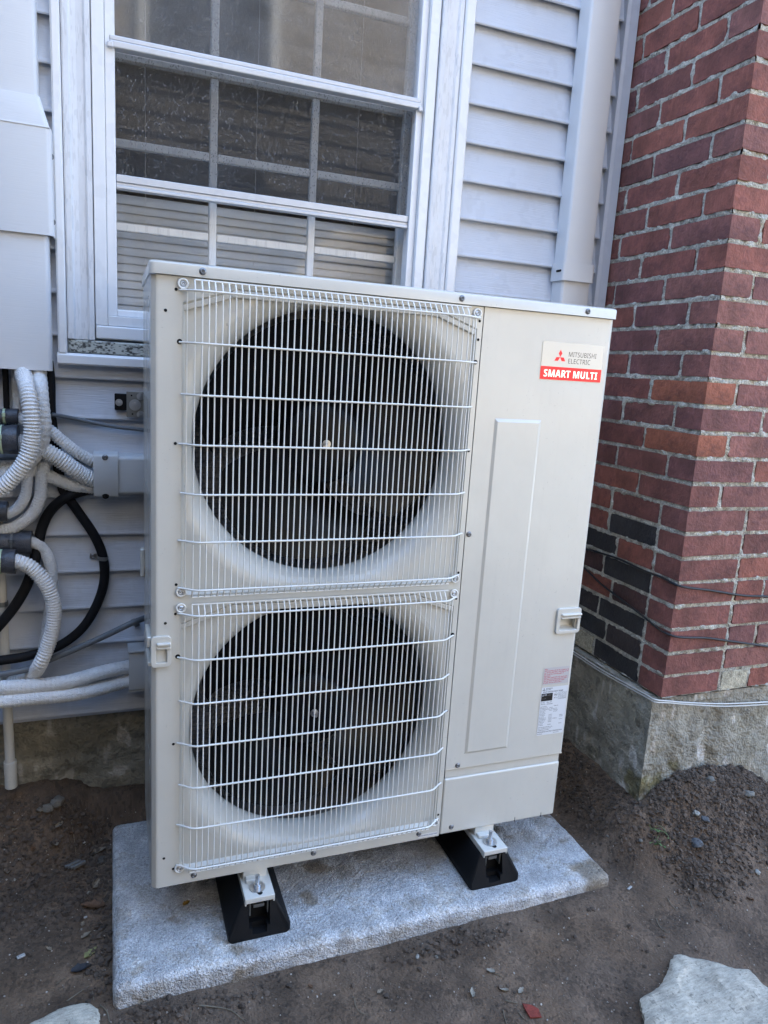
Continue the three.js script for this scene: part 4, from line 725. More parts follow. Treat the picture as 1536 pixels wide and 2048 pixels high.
hose([[44, 722, 0.045], [46, 744, 0.060], [55, 779, 0.115], [60, 811, 0.135], [64, 851, 0.14], [61, 892, 0.14], [48, 926, 0.14], [24, 957, 0.135], [0, 977, 0.13], [-60, 1000, 0.12]], 0.12, 0.0178, M.foil, 'thick white ribbed line dropping from the tall pipe cover and bending left', { amp: 0.075, pitch: 0.0076 });
hose([[77, 722, 0.045], [79, 746, 0.055], [82, 780, 0.075], [86, 821, 0.085], [88, 861, 0.085], [78, 900, 0.075], [50, 930, 0.07], [0, 948, 0.07], [-60, 955, 0.07]], 0.1, 0.0158, M.foil, 'smooth white crinkled line beside the ribbed line under the tall pipe cover', { amp: 0.025, pitch: 0.013 });
hose([[10, 835, 0.05], [40, 838, 0.05], [72, 846, 0.05], [97, 859, 0.052], [121, 879, 0.054], [150, 902, 0.052], [186, 922, 0.045], [215, 930, 0.04]], 0.07, 0.0142, M.foil, 'upper white line sloping into the grey pipe cover coupling', { amp: 0.05 });
hose([[10, 884, 0.085], [40, 886, 0.085], [78, 896, 0.072], [113, 914, 0.068], [141, 934, 0.062], [168, 951, 0.052], [190, 960, 0.045], [215, 963, 0.04]], 0.1, 0.0195, M.foil, 'lower white ribbed line sloping into the grey pipe cover coupling', { amp: 0.075 });
hose([[-60, 930], [0, 934], [30, 933], [60, 938], [91, 949], [121, 962], [150, 972], [190, 976, 0.032], [215, 976, 0.030]], 0.040, 0.0155, M.foil, 'dull grey line passing behind the white lines into the pipe cover', { amp: 0.02 });
hose([[66, 915, 0.045], [56, 945], [54, 970], [50, 992], [36, 1015], [14, 1028], [-40, 1040]], 0.055, 0.0128, M.foil, 'inner dull grey line curving down into a taped joint', { amp: 0.03 });
hose([[96, 915, 0.03], [86, 940], [83, 965], [80, 995], [64, 1028], [30, 1053], [0, 1061], [-50, 1070]], 0.05, 0.0145, M.foil, 'outer dull grey line curving down into a taped joint', { amp: 0.035 });
hose([[20, 1086, 0.05], [63, 1084, 0.05], [86, 1098], [100, 1128], [104, 1180], [97, 1240], [88, 1300], [84, 1330]], 0.045, 0.0138, M.foil, 'dull grey line running down behind the looped white line', { amp: 0.02 });
hose([[10, 1121, 0.10], [30, 1122, 0.105], [59, 1133], [88, 1163], [106, 1204], [107, 1244], [96, 1290], [80, 1328], [60, 1352, 0.06], [20, 1366, 0.045]], 0.105, 0.0172, M.foil, 'white ribbed line looping down from a taped joint', { amp: 0.055 });
hose([[300, 1326, 0.045], [258, 1333, 0.050], [205, 1344, 0.075], [146, 1361], [73, 1371], [0, 1375], [-60, 1377]], 0.098, 0.0176, M.foil, 'upper of two white lines running low along the siding', { amp: 0.018, pitch: 0.011 });
hose([[300, 1356, 0.045], [258, 1361, 0.050], [205, 1376, 0.078], [146, 1388], [73, 1395], [0, 1402], [-60, 1406]], 0.104, 0.0178, M.foil, 'lower of two white lines running low along the siding', { amp: 0.016, pitch: 0.010 });
hose([[215, 978, 0.03], [176, 980, 0.032], [132, 995, 0.04], [103, 1019], [85, 1052], [75, 1096, 0.045], [59, 1157, 0.06], [35, 1204, 0.066], [0, 1249, 0.066], [-40, 1290, 0.066]], 0.032, 0.0126, M.blackFoam, 'black foam line bending left behind the taped joints', { plain: 1, step: 0.01, name: 'black_line', grp: 'black lines beside the heat pump' });
hose([[96, 722, 0.03], [100, 760, 0.034], [102, 832, 0.034], [111, 890, 0.03], [125, 976, 0.032], [152, 1017], [188, 1070], [205, 1110], [209, 1156], [196, 1204], [164, 1257, 0.036], [117, 1292, 0.045], [59, 1311, 0.064], [0, 1321, 0.066], [-40, 1326, 0.066]], 0.032, 0.0118, M.blackFoam, 'black line in a wide loop over the siding, held by a steel clip', { plain: 1, step: 0.01, name: 'black_line', grp: 'black lines beside the heat pump' });
hose([[104, 829, 0.05], [140, 835], [176, 843], [234, 854], [287, 860], [330, 868]], 0.027, 0.0048, M.conduit, 'thin grey cable running across the siding behind the heat pump', { plain: 1, step: 0.02, radial: 12, name: 'grey_cable', cat: 'cable', grp: null });
hose([[320, 1224, 0.05], [289, 1236, 0.05], [264, 1246], [205, 1274], [146, 1300], [103, 1318], [59, 1337], [0, 1349], [-50, 1356]], 0.085, 0.0078, M.conduit, 'smooth grey conduit sweeping from the heat pump down to the left', { plain: 1, step: 0.012, radial: 16, name: 'grey_conduit', cat: 'conduit', grp: null });
// taped joints
function joint(u0, u1, v0, v1, dz, label, tie, tieMat) {
  const a = at(u0, (v0 + v1) / 2, 'z', ZW + dz), b = at(u1, (v0 + v1) / 2, 'z', ZW + dz), r = (at(u1, v0, 'z', ZW + dz).y - at(u1, v1, 'z', ZW + dz).y) / 2, t = thing('taped_joint', label, 'pipe joint', 'taped joints beside the heat pump');
  const d = b.clone().sub(a), m0 = a.clone().addScaledVector(d, 0.5);
  mesh('sleeve', tube([a, m0, b], (s, an, len) => r * (1 + 0.03 * nz(s * 60, Math.cos(an) * 3, Math.sin(an) * 3) - (tie !== undefined ? 0.14 * Math.exp(-Math.pow((s / len - tie) / 0.10, 2)) * (0.7 + 0.3 * Math.sin(an * 9)) : 0)), { step: 0.002, radial: 32 }), M.tape, t);
  if (tie !== undefined) { const c = a.clone().addScaledVector(d, tie), q = d.clone().normalize(), k = new THREE.CylinderGeometry(r * 0.99, r * 0.99, 0.005, 30, 1, true); k.applyQuaternion(new THREE.Quaternion().setFromUnitVectors(V(0, 1, 0), q)); const f = new THREE.CylinderGeometry(r * 0.97, r * 0.97, 0.005, 30, 1, true); f.applyQuaternion(new THREE.Quaternion().setFromUnitVectors(V(0, 1, 0), q)); const hd = rbox(-0.0035, 0.0035, -0.005, 0.005, 0, 0.006, 0.001, 1); hd.translate(0, r * 0.3, r * 0.86); const z = join(k, f, hd); z.translate(c.x, c.y, c.z); mesh('cable_tie', z, tieMat ?? M.zip, t); }
  seat(t);
}
joint(-55, 38, 817, 849, 0.05, 'narrow grey taped joint with a green tie around its middle', 0.69);
joint(-60, 38, 850, 908, 0.085, 'wide grey taped joint ending in a white line, with a green tie', 0.65);
joint(-60, 16, 1003, 1043, 0.055, 'dark taped joint where the inner grey line ends');
joint(-60, 1, 1042, 1080, 0.05, 'dark taped joint where the outer grey line ends');
joint(-40, 64, 1062, 1107, 0.05, 'dark taped joint with a grey tie, behind the looped white line', 0.62, M.conduit);
joint(-60, 32, 1099, 1147, 0.10, 'grey taped joint where the looped white line starts, with a green tie', 0.67);
// flat strips behind the joints
{
  const a = at(4, 740, 'z', ZW + 0.03), b = at(19, 816, 'z', ZW + 0.03);
  solo('black_strip', rbox(a.x, b.x, b.y - 0.06, a.y + 0.05, WZ + 0.004, ZW + 0.034, 0.003), M.blackFoam, 'flat black strip hanging from the tall pipe cover', 'strip');
  const c = at(20, 740, 'z', ZW + 0.04), d = at(40, 820, 'z', ZW + 0.04);
  solo('insulation_strip', rbox(c.x, d.x, d.y - 0.03, c.y + 0.05, WZ + 0.004, ZW + 0.03, 0.008), M.foil, 'flat grey insulated strip hanging between the black strip and the ribbed line', 'strip');
}
// drain pipe
{
  const t = thing('drain_pipe', 'thin off white plastic drain pipe ending in a wide collar above the soil', 'pipe');
  const z = ZW + 0.032, p = [[10, 1120], [14, 1230], [18, 1380], [22, 1470], [25, 1535]].map(([u, v]) => at(u, v, 'z', z)), x = p[0].x;
  mesh('pipe', rodBetween(V(-0.332, 0.78, z), V(-0.328, p[4].y, z), 0.0118, 24), M.pvc, t);
  const b = at(26, 1573, 'z', z).y, tp = at(24, 1521, 'z', z).y, mid = at(24, 1547, 'z', z).y;
  mesh('collar', (() => { const g = new THREE.LatheGeometry([[0.0116, tp - b - 0.002], [0.0148, tp - b], [0.0153, tp - b - 0.003], [0.0153, mid - b], [0.0147, mid - b - 0.001], [0.0149, 0.001], [0.0143, 0], [0.0123, 0.0005], [0.0119, 0.02], [0.0119, tp - b - 0.004]].map(([q, y]) => new THREE.Vector2(q, y)), 30); g.translate(-0.328, b, z); return g; })(), M.pvc, t);
  const jy = at(6, 1207, 'z', z).y; mesh('joint_band', (() => { const g = new THREE.CylinderGeometry(0.0130, 0.0130, 0.012, 24); g.translate(-0.3295, jy, z); return g; })(), M.galv, t);
  seat(t);
}
// clips
function clip(u, v, dz, r, ang, label) {
  const t = thing('pipe_clip', label, 'clip'), c = at(u, v, 'z', ZW + dz), q = new THREE.Quaternion().setFromAxisAngle(V(0, 0, 1), ang);
  const band = new THREE.CylinderGeometry(r, r, 0.010, 20, 1, true, -Math.PI / 2, Math.PI); const bi = new THREE.CylinderGeometry(r - 0.0012, r - 0.0012, 0.010, 20, 1, true, -Math.PI / 2, Math.PI);
  const g = join(band, bi); g.applyQuaternion(q); g.translate(c.x, c.y, c.z); mesh('band', g, M.galv, t);
  const tab = join(rbox(-r - 0.019, -r + 0.002, -0.007, 0.007, WZ + 0.001 - c.z, WZ + 0.0035 - c.z, 0.001, 1), rbox(-r - 0.0015, -r + 0.0005, -0.005, 0.005, WZ + 0.001 - c.z, 0.002, 0.0008, 1)); tab.applyQuaternion(q); tab.translate(c.x, c.y, c.z); mesh('tab', tab, M.galv, t);
  const o = V(-r - 0.011, 0, 0).applyQuaternion(q); const s = mesh('screw', screwGeo, M.darkScrew, t); s.position.set(c.x + o.x, c.y + o.y, WZ + 0.0035); seat(t);
}
clip(206, 1116, 0.032, 0.0130, -0.1, 'small steel clip holding the looped black line to the siding');
clip(268, 1244, 0.052, 0.0092, 1.95, 'small steel clip holding the grey conduit near the heat pump');
// bracket behind the unit
{
  const t = thing('wall_bracket', 'steel bracket plate on a black mount bolted to the siding', 'bracket');
  const z = ZW + 0.03, a = at(229, 787, 'z', z), b = at(258, 821, 'z', z), c = at(253, 783, 'z', z + 0.01), d = at(300, 836, 'z', z + 0.01);
  const bl = mesh('mount', rbox(a.x, b.x + 0.01, b.y, a.y, WZ, z, 0.002, 1), M.rubber, t);
  const pl = mesh('plate', rbox(c.x, d.x, d.y, c.y, z + 0.0005, z + 0.0035, 0.001, 1), M.galv, t);
  const bolt = (u, v, r, zz, par) => { const p = at(u, v, 'z', zz), w = new THREE.CylinderGeometry(r, r, 0.002, 26); w.rotateX(Math.PI / 2); w.translate(p.x, p.y, zz + 0.001); const n = new THREE.CylinderGeometry(r * 0.52, r * 0.52, 0.007, 6); n.rotateX(Math.PI / 2); n.translate(p.x, p.y, zz + 0.005); const s = new THREE.CylinderGeometry(r * 0.26, r * 0.26, 0.012, 12); s.rotateX(Math.PI / 2); s.translate(p.x, p.y, zz + 0.009); mesh('bolt', join(w, n, s), M.steel, par); };
  bolt(238, 805, 0.0085, z, bl); bolt(270, 810, 0.014, z + 0.0035, pl); bolt(281, 793, 0.009, z + 0.0035, pl); bolt(281, 829, 0.009, z + 0.0035, pl);
  for (const [u, v] of [[263, 791], [265, 828]]) { const p = at(u, v, 'z', z + 0.0037), m = mesh('hole', holeGeo, M.hole, pl); m.position.copy(p); m.scale.set(0.7, 0.7, 1); }
  seat(t);
}
// ---------------------------------------------------------------- cables on the brick wall
{
  const side = (u, v, off = 0.004) => at(u, v, 'x', XB - off), face = (u, v, off = 0.004) => at(u, v, 'z', ZB + off);
  const mk = (name, s, f, r, mat, label, cat = 'cable', grp) => solo(name, tube([...s.map(q => side(...q)), ...f.map(q => face(...q))], r, { step: 0.006, radial: 10 }), mat, label, cat, grp);
  mk('wall_cable', [[1120, 1088], [1175, 1099], [1235, 1117], [1292, 1143], [1323, 1154], [1343, 1165, 0.006]], [[1360, 1172, 0.006], [1422, 1181], [1487, 1191], [1536, 1193], [1640, 1200]], 0.0030, M.cable, 'upper black cable strung around the brick corner');
  mk('wall_cable', [[1130, 1104], [1171, 1138], [1201, 1167], [1240, 1197], [1282, 1229], [1316, 1257], [1331, 1266, 0.007]], [[1350, 1273, 0.007], [1412, 1276], [1462, 1282.5], [1536, 1293], [1640, 1308]], 0.0030, M.cable, 'lower black cable strung around the brick corner');
  const fs = [[1120, 1287, 0.024], [1153, 1307, 0.024], [1201, 1338, 0.024], [1261, 1372, 0.024], [1297, 1392, 0.024], [1309, 1399, 0.026]], ff = [[1335, 1402, 0.007], [1370, 1405, 0.004], [1448, 1407.5, 0.004], [1536, 1404, 0.004], [1640, 1400, 0.004]];
  mk('ground_cable', fs, ff, 0.0022, M.cableGrey, 'upper of two thin pale cables along the top of the concrete footing', 'cable', 'pale cables along the footing');
  mk('ground_cable', fs.map(([u, v, o]) => [u, v + 5, o]), ff.map(([u, v, o]) => [u, v + 5 * (u < 1400 ? 0.7 : 1), o]), 0.0022, M.cableGrey, 'lower of two thin pale cables along the top of the concrete footing', 'cable', 'pale cables along the footing');
}

// ---------------------------------------------------------------- stones, leaves and litter on the soil
const onSoil = (u, v) => { let y = -0.165, p; for (let i = 0; i < 14; i++) { p = at(u, v, 'y', y); y = 0.5 * y + 0.5 * surface(p.x, p.z); } p.y = surface(p.x, p.z); return p; };
function slab(outline, th, mat, name, label, category, tilt = 0) {       // a flat stone from its outline on the soil
  const pts = outline.map(([u, v]) => onSoil(u, v)), c = pts.reduce((s, p) => s.add(p), V(0, 0, 0)).divideScalar(pts.length), y = Math.max(...pts.map(p => p.y)) - 0.004;
  const curve = new THREE.CatmullRomCurve3(pts, true, 'catmullrom', 0.25), N = 90, R = 26, pos = [], idx = [];
  const rim = Array.from({ length: N }, (_, i) => { const p = curve.getPoint(i / N); const k = 1 + 0.03 * nz(i * 0.7, 3.3); return [c.x + (p.x - c.x) * k, c.z + (p.z - c.z) * k]; });
  for (let r = 0; r <= R; r++) for (let i = 0; i < N; i++) { const k = r / R, x = c.x + (rim[i][0] - c.x) * k, z = c.z + (rim[i][1] - c.z) * k; const step = 0.006 * sstep(0.0, 0.06, fbm(x * 6 + 2, z * 6, 4.2, 2)); pos.push(x, y + th * 0.5 + step + 0.006 * fbm(x * 14, z * 20, 2.2, 3) + 0.002 * fbm(x * 60, z * 60, 2.2, 2) - 0.010 * Math.pow(k, 10), z); }
  for (let s = 1; s <= 3; s++) for (let i = 0; i < N; i++) { const k = 1 + 0.012 * nz(i * 1.3, s * 2.1); pos.push(c.x + (rim[i][0] - c.x) * k, y + th * 0.5 - 0.012 - s * th * 0.4, c.z + (rim[i][1] - c.z) * k); }
  for (let r = 0; r < R + 3; r++) for (let i = 0; i < N; i++) { const a = r * N + i, b = r * N + (i + 1) % N; idx.push(a, b, a + N, b, b + N, a + N); }
  const g = new THREE.BufferGeometry(); g.setAttribute('position', new THREE.Float32BufferAttribute(pos, 3)); g.setIndex(idx); g.computeVertexNormals();
  return solo(name, boxUV(toCreasedNormals(g, 0.7)), mat, label, category);
}
slab([[1386, 1918], [1350, 1916], [1343, 1922], [1332, 1956], [1318, 1978], [1300, 1992], [1279, 2006], [1284, 2030], [1292, 2060], [1310, 2120], [1500, 2140], [1640, 2080], [1600, 2020], [1555, 1990], [1525, 1975], [1500, 1946], [1470, 1940], [1430, 1928]], 0.032, M.flag, 'flagstone', 'large pale grey flagstone with a pointed corner, bedded in the soil', 'flagstone');
slab([[60, 2052], [110, 2024], [150, 2012], [180, 2007], [197, 2020], [200, 2040], [190, 2080], [120, 2110], [40, 2090]], 0.028, M.flag, 'flagstone', 'rounded end of a small grey flagstone beside the concrete pad', 'flagstone');

function lump(p, sx, sy, sz, mat, name, label, category, grp, rough = 0.45) {
  const g = new THREE.IcosahedronGeometry(1, 3), q = g.attributes.position, o = rr(0, 50);
  for (let i = 0; i < q.count; i++) { const v = V().fromBufferAttribute(q, i), k = 1 + rough * fbm(v.x * 1.4 + o, v.y * 1.4, v.z * 1.4 + o, 3) * 2; q.setXYZ(i, v.x * k * sx, v.y * k * sy, v.z * k * sz); }
  const m2 = mergeVertices((() => { g.deleteAttribute('uv'); g.deleteAttribute('normal'); return g; })(), 1e-5); m2.computeVertexNormals();
  const e = boxUV(m2.toNonIndexed()); e.rotateY(rr(0, 6)); e.translate(p.x, p.y + sy * 0.35, p.z); return solo(name, e, mat, label, category, grp);
}
const stoneMat = (r, g, b) => std({ color: lin(r, g, b), map: stoneMap, roughness: 0.9, bumpMap: stoneMap, bumpScale: 0.002 });
const S1 = stoneMat(0.42, 0.39, 0.34), S2 = stoneMat(0.24, 0.25, 0.27), S3 = stoneMat(0.72, 0.70, 0.64), S4 = stoneMat(0.22, 0.19, 0.16);
for (const [u, v, s, mat, lb] of [
  [115, 1606, 0.020, S1, 'largest of the pale stones lying below the drain pipe'], [96, 1618, 0.016, S1, 'middle pale stone lying below the drain pipe'], [81, 1621, 0.010, S1, 'smallest of the pale stones lying below the drain pipe'],
  [204, 1722, 0.013, S4, 'brown stone beside the pad edge next to a curled leaf'], [1391, 1627, 0.012, S3, 'rounded white stone in the loose soil below the footing'], [1409, 1640, 0.013, S2, 'blue grey stone beside the white stone in the loose soil'],
  [1393, 1688, 0.019, S2, 'dark mossy stone in the loose soil bank'], [1515, 1745, 0.009, S3, 'small cream pebble in the loose soil bank'], [1281, 1682, 0.007, S1, 'flat tan pebble on the smooth soil by the weeds'], [1215, 1673, 0.005, S1, 'tiny tan pebble on the smooth soil by the pad'],
  [1496, 1590, 0.016, S1, 'tan stone in the soil against the footing'], [1420, 1560, 0.014, S1, 'grey brown stone at the foot of the footing'], [835, 1914, 0.006, S3, 'white pebble in front of the pad'], [873, 1915, 0.005, S1, 'tan pebble in front of the pad'],
]) lump(onSoil(u, v), s, s * 0.6, s * 0.8, mat, 'stone', lb, 'stone');

// leaves: a curled blade with a point
function leaf(p, len, wid, turn, curl, mat, label, tiltx = 0, grp) {
  const N = 14, W = 6, pos = [], idx = [];
  for (const t of [0.0004, -0.0004]) for (let i = 0; i <= N; i++) for (let j = 0; j <= W; j++) { const s = i / N, w = (j / W - 0.5) * 2, half = wid * Math.pow(Math.sin(Math.PI * Math.pow(s, 0.75)), 0.8) * (1 - 0.30 * Math.abs(Math.sin(s * 9 + wid * 700)) + 0.25 * nz(s * 7, w * 2, wid * 333)); pos.push((s - 0.5) * len, curl * (w * w * half * 1.3 + Math.pow(s - 0.4, 2) * len * 0.9) + 0.0012 * nz(s * 9, w * 3, wid * 90) + t, w * half); }
  const R = W + 1, H = (N + 1) * R; for (const [o, f] of [[0, 0], [H, 1]]) for (let i = 0; i < N; i++) for (let j = 0; j < W; j++) { const a = o + i * R + j; f ? idx.push(a, a + R, a + 1, a + 1, a + R, a + R + 1) : idx.push(a, a + 1, a + R, a + 1, a + R + 1, a + R); }
  const g = new THREE.BufferGeometry(); g.setAttribute('position', new THREE.Float32BufferAttribute(pos, 3)); g.setIndex(idx); g.computeVertexNormals(); g.rotateX(tiltx); g.rotateY(turn); g.computeBoundingBox(); g.translate(p.x, p.y - g.boundingBox.min.y + 0.0015, p.z);
  return solo('fallen_leaf', boxUV(g), mat, label, 'leaf', grp);
}
const leafMat = (r, g, b) => std({ color: lin(r, g, b), map: stoneMap, roughness: 0.7 });
const Ly = leafMat(0.55, 0.52, 0.20), Lo = leafMat(0.50, 0.27, 0.03), Lt = leafMat(0.46, 0.37, 0.27), Lb = leafMat(0.26, 0.13, 0.06), Ld = leafMat(0.045, 0.048, 0.06), Lp = leafMat(0.62, 0.56, 0.46);
leaf(at(373, 1808, 'y', -0.118), 0.020, 0.008, 0.6, 0.3, Lo, 'small orange leaf lying on the concrete pad');
leaf(onSoil(181, 1908), 0.036, 0.010, 0.75, 0.25, Ly, 'pale yellow green leaf lying beside the pad');
leaf(onSoil(162, 1941), 0.042, 0.013, 0.1, 0.5, Ld, 'dark crumpled leaf below the yellow green leaf');
leaf(onSoil(186, 1814), 0.058, 0.016, 2.9, 0.35, Lb, 'large brown rotted leaf beside the pad');
leaf(onSoil(191, 1770), 0.032, 0.011, 1.1, 0.5, Lt, 'tan leaf above the brown rotted leaf', 0.5);
leaf(onSoil(178, 1790), 0.018, 0.008, 1.9, 0.4, Lp, 'pale shrivelled leaf touching the brown rotted leaf', 0.3);
leaf(onSoil(194, 1705), 0.048, 0.009, 0.25, 0.6, Lt, 'long curled tan leaf against the pad edge', 0.3);
leaf(onSoil(107, 1690), 0.030, 0.011, 2.2, 0.5, Lt, 'tan leaf below the pale stones', 0.2);
leaf(onSoil(172, 1873), 0.026, 0.007, 0.6, 0.5, Lt, 'thin grey leaf above the yellow green leaf');
leaf(onSoil(98, 1900), 0.016, 0.005, 2.4, 0.5, Lt, 'tiny tan leaf on bare soil by the white chip');
leaf(onSoil(981, 1944), 0.020, 0.007, 2.5, 0.4, Lp, 'pale leaf with a stalk in front of the pad');
leaf(onSoil(943, 1988), 0.024, 0.007, 1.2, 0.6, Lp, 'pale torn leaf on the soil in front of the pad', 0.4);
leaf(onSoil(1009, 1984), 0.022, 0.005, 2.8, 0.7, Lp, 'small curled pale leaf above the red shard', 0.3);
leaf(onSoil(1041, 1983), 0.020, 0.006, 0.5, 0.5, Lp, 'second pale leaf above the red shard', 0.3);
leaf(onSoil(1368, 1726), 0.018, 0.006, 2.4, 0.3, Lp, 'pale leaf at the edge of the loose soil bank');
for (const [u, v, l, t, mat, lb] of [[28, 1763, 0.016, 0.4, Lp, 'shredded pale leaf low on the soil slope by the drain pipe'], [12, 1745, 0.022, 2.0, Lt, 'tan leaf scrap at the foot of the soil slope by the drain pipe'], [66, 1698, 0.020, 1.2, Lb, 'brown leaf scrap on the soil slope under the drain pipe'], [40, 1722, 0.014, 2.6, Lp, 'small pale leaf scrap on the soil slope under the drain pipe'], [118, 1652, 0.026, 0.9, Lt, 'ragged tan leaf just below the pale stones'], [140, 1668, 0.020, 2.3, Lb, 'brown leaf scrap beside the long thin root'], [128, 1780, 0.018, 0.2, Lb, 'brown leaf scrap below the bark chip'], [165, 1850, 0.016, 1.4, Lt, 'tan leaf scrap between the rotted leaf and the thin grey leaf'], [30, 1660, 0.018, 0.8, Lt, 'tan leaf scrap under the drain pipe collar'], [1440, 1725, 0.020, 0.7, Lt, 'tan leaf scrap in the loose soil bank'], [1500, 1800, 0.018, 2.2, Lb, 'brown leaf scrap low on the loose soil bank'], [1350, 1752, 0.014, 1.5, Lb, 'brown leaf scrap on the smooth soil near the pad corner'], [760, 1985, 0.016, 0.3, Lt, 'tan leaf scrap beside the hooked pale twig'], [620, 1975, 0.014, 2.1, Lb, 'brown leaf scrap on the open soil before the pad']]) leaf(onSoil(u, v), l, l * 0.33, t, 0.5, mat, lb, 0.3);
// bark chip, white chips, red shard
{
  const p = onSoil(150, 1733), g = join(...[0, 1, 2, 3].map(i => { const q = rbox(-0.022 + 0.004 * i, 0.024 - 0.003 * (3 - i), 0.001, 0.008 + 0.002 * (i % 2), -0.012 + i * 0.0062, -0.0065 + i * 0.0062, 0.002, 1); q.rotateY(0.04 * (i - 1.5)); return q; })); g.rotateY(0.55); g.translate(p.x, p.y, p.z);
  solo('bark_chip', g, leafMat(0.34, 0.35, 0.36), 'grey splintered bark chip on the soil beside the pad', 'bark');
  const chip = (u, v, a, b, label) => { const q = onSoil(u, v), h = rbox(-a, a, 0.0, 0.004, -b, b, 0.0015, 1); h.rotateY(0.35); h.translate(q.x, q.y + 0.0015, q.z); return solo('white_chip', h, stoneMat(1.0, 1.0, 1.0), label, 'chip'); };
  chip(42, 1915, 0.0085, 0.0045, 'bright white oblong chip on bare soil'); chip(168, 1687, 0.0035, 0.003, 'tiny white chip near the curled tan leaf'); chip(171, 1837, 0.004, 0.0025, 'small pale chip below the brown rotted leaf'); chip(1259, 1778, 0.009, 0.003, 'small grey chip on the soil off the pad corner');
  const o = [[1045, 2011], [1062, 2014], [1076, 2021], [1082, 2036], [1060, 2038], [1051, 2024]].map(([u, v]) => onSoil(u, v)), cc = o.reduce((s, q) => s.add(q), V(0, 0, 0)).divideScalar(o.length), y = Math.max(...o.map(q => q.y)) + 0.001;
  const sg = new THREE.ExtrudeGeometry(shapeOf(o.map(q => [q.x - cc.x, -(q.z - cc.z)])), { depth: 0.003, bevelEnabled: true, bevelThickness: 0.0006, bevelSize: 0.0006, bevelSegments: 1 }); sg.rotateX(-Math.PI / 2); sg.translate(cc.x, y, cc.z);
  solo('red_shard', boxUV(sg), std({ color: lin(0.50, 0.085, 0.055), roughness: 0.75, map: stoneMap }), 'small flat red clay shard lying in front of the pad', 'shard');
}
// twigs
const twigMat = std({ color: lin(0.36, 0.30, 0.22), roughness: 0.85, map: stoneMap }), twigDark = std({ color: lin(0.16, 0.13, 0.10), roughness: 0.85, map: stoneMap });
const twig = (px, r, mat, label) => solo('twig', tube(px.map(([u, v]) => { const p = onSoil(u, v); p.y += r * 0.8 + 0.001; return p; }), (s, a, l) => r * (1 - 0.5 * s / l), { step: 0.006, radial: 6 }), mat, label, 'twig');
twig([[134, 2004], [155, 1989], [178, 1974]], 0.0016, twigMat, 'straight pale twig above the small flagstone');
twig([[200, 2012], [213, 2024], [219, 2046]], 0.0018, twigMat, 'curved pale root beside the small flagstone');
twig([[185, 1984], [187, 1998], [188, 2003]], 0.0012, twigMat, 'short upright twig by the pad corner');
twig([[113, 1969], [122, 1962], [130, 1958]], 0.0013, twigMat, 'short pale twig below the dark crumpled leaf');
twig([[398, 2013], [430, 2016], [460, 2022], [475, 2032], [492, 2047]], 0.0017, twigMat, 'long bent twig in front of the pad corner');
twig([[382, 2022], [381, 2034], [379, 2046]], 0.0012, twigMat, 'short twig beside the long bent twig');
twig([[707, 1995], [712, 2015], [722, 2028], [738, 2030]], 0.0012, twigMat, 'hooked pale twig on the open soil');
twig([[989, 1948], [1000, 1953], [1008, 1957]], 0.0012, twigMat, 'short twig beside the pale leaf with a stalk');
twig([[1011, 2003], [1024, 2006], [1035, 2008]], 0.0016, twigMat, 'straight pale twig above the red shard');
twig([[1037, 2027], [1046, 2037], [1058, 2044]], 0.0012, twigMat, 'bent twig beside the red shard');
twig([[1312, 1838], [1318, 1852], [1327, 1862], [1340, 1868]], 0.0013, twigMat, 'curved pale twig on the smooth soil');
twig([[1334, 1797], [1343, 1812], [1355, 1823]], 0.0014, twigMat, 'straight tan twig on the smooth soil');
twig([[1376, 1795], [1381, 1808], [1385, 1817]], 0.0013, twigMat, 'short tan twig beside the straight tan twig');
twig([[1006, 2022], [1010, 2040], [1016, 2056]], 0.0014, twigMat, 'tan twig left of the red shard at the soil edge');
twig([[62, 1742], [56, 1752], [50, 1762]], 0.0012, twigMat, 'thin twig on the dark soil by the wall');
twig([[143, 1645], [147, 1670], [150, 1690], [151, 1712]], 0.0012, twigMat, 'long thin root hanging below the pale stones');
twig([[1365, 1585], [1358, 1600], [1352, 1617]], 0.0010, twigMat, 'thin pale root against the mossy footing');
twig([[1470, 1690], [1482, 1694], [1493, 1699]], 0.0014, twigMat, 'short pale root in the loose soil bank');
// weeds by the brick corner
{
  const green = phy({ color: lin(0.11, 0.19, 0.055), roughness: 0.6, transmission: 0.3, thickness: 0 });
  const weed = (u, v, n, label) => { const t = thing('weed', label, 'weed', 'weeds by the brick corner'), b = onSoil(u, v); for (let i = 0; i < n; i++) { const a = rr(0, 6.28), l = rr(0.012, 0.032), h = rr(0.006, 0.02), e = V(b.x + Math.cos(a) * l, b.y + h, b.z + Math.sin(a) * l), s = V(b.x, b.y, b.z); mesh('stem', tube([s, s.clone().lerp(e, 0.5).add(V(0, 0.006, 0)), e], 0.0006, { step: 0.01, radial: 5 }), green, t); const g = new THREE.CircleGeometry(rr(0.003, 0.0055), 7); g.scale(1, 0.7, 1); g.rotateX(-Math.PI / 2 + rr(-0.5, 0.5)); g.rotateY(a); g.translate(e.x, e.y, e.z); mesh('leaf', g, green, t); } seat(t); };
  weed(1310, 1690, 9, 'small green weed in the soil beside a yellow leaf'); weed(1302, 1660, 6, 'smaller green weed nearer the footing corner'); weed(1336, 1672, 5, 'thin weed on the edge of the loose soil bank');
  leaf(onSoil(1347, 1678), 0.009, 0.004, 0.4, 0.2, leafMat(0.62, 0.46, 0.08), 'tiny yellow leaf beside the green weed');
}
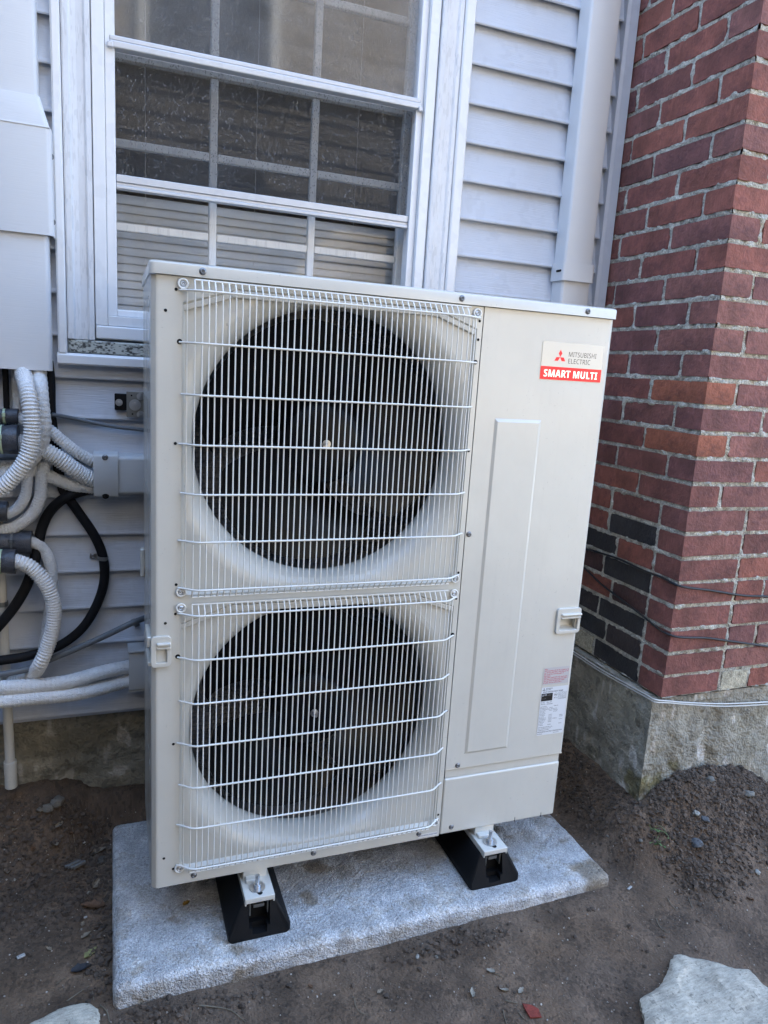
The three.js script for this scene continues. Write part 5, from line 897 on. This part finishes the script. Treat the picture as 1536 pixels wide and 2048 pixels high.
// loose crumbs of soil and grit: nobody could count these
{
  const g = new THREE.IcosahedronGeometry(1, 0), p = g.attributes.position; const warp = {};
  for (let i = 0; i < p.count; i++) { const k = [p.getX(i), p.getY(i), p.getZ(i)].map(v => v.toFixed(3)).join(), s = (warp[k] ??= rr(0.7, 1.25)); p.setXYZ(i, p.getX(i) * s, p.getY(i) * s * 0.75, p.getZ(i) * s); } g.computeVertexNormals();
  const mk = (name, count, mat, size, test, tint, label) => {
    const im = new THREE.InstancedMesh(g, mat, count), m = new THREE.Matrix4(), c = new THREE.Color(); let k = 0, guard = 0;
    while (k < count && guard++ < count * 60) { const x = rr(-0.5, 1.95), z = rr(-0.46, 0.72); if (x > -0.085 && x < 1.163 && z > -0.45 && z < 0.128) continue; if (x > 1.33 && z < 0.0) continue; if (rnd() > test(x, z)) continue; const s = size(); m.compose(V(x, surface(x, z) + s * 0.25, z), new THREE.Quaternion().setFromEuler(new THREE.Euler(rr(0, 6), rr(0, 6), rr(0, 6))), V(s, s, s)); im.setMatrixAt(k, m); const t = tint(); im.setColorAt(k, c.setRGB(...t)); k++; }
    im.count = k; im.name = name; im.castShadow = im.receiveShadow = true; im.userData = { kind: 'stuff', label, category: 'soil' }; scene.add(im);
  };
  const crumbMat = std({ color: lin(1, 1, 1), roughness: 0.95 });
  mk('soil_crumbs', 60000, crumbMat, () => 0.0006 + 0.0070 * Math.pow(rnd(), 11), (x, z) => 0.004 + Math.pow(Math.max(0, looseness(x, z) - 0.1), 1.3), () => { const k = rr(0.6, 1.25); return [0.090 * k, 0.066 * k, 0.048 * k]; }, 'dark loose crumbs of soil');
  mk('grit', 2600, crumbMat, () => 0.0007 + 0.0022 * Math.pow(rnd(), 4), (x, z) => 0.25 + 0.5 * looseness(x, z), () => { const k = rr(0.5, 1.2); return [0.36 * k, 0.32 * k, 0.27 * k]; }, 'pale grit scattered over the soil');
}

const renderer = new THREE.WebGLRenderer({ antialias: true });
renderer.setSize(768, 1024); renderer.toneMapping = THREE.LinearToneMapping; renderer.toneMappingExposure = EXPOSURE; renderer.shadowMap.enabled = true; renderer.outputColorSpace = THREE.SRGBColorSpace;
renderer.render(scene, camera);
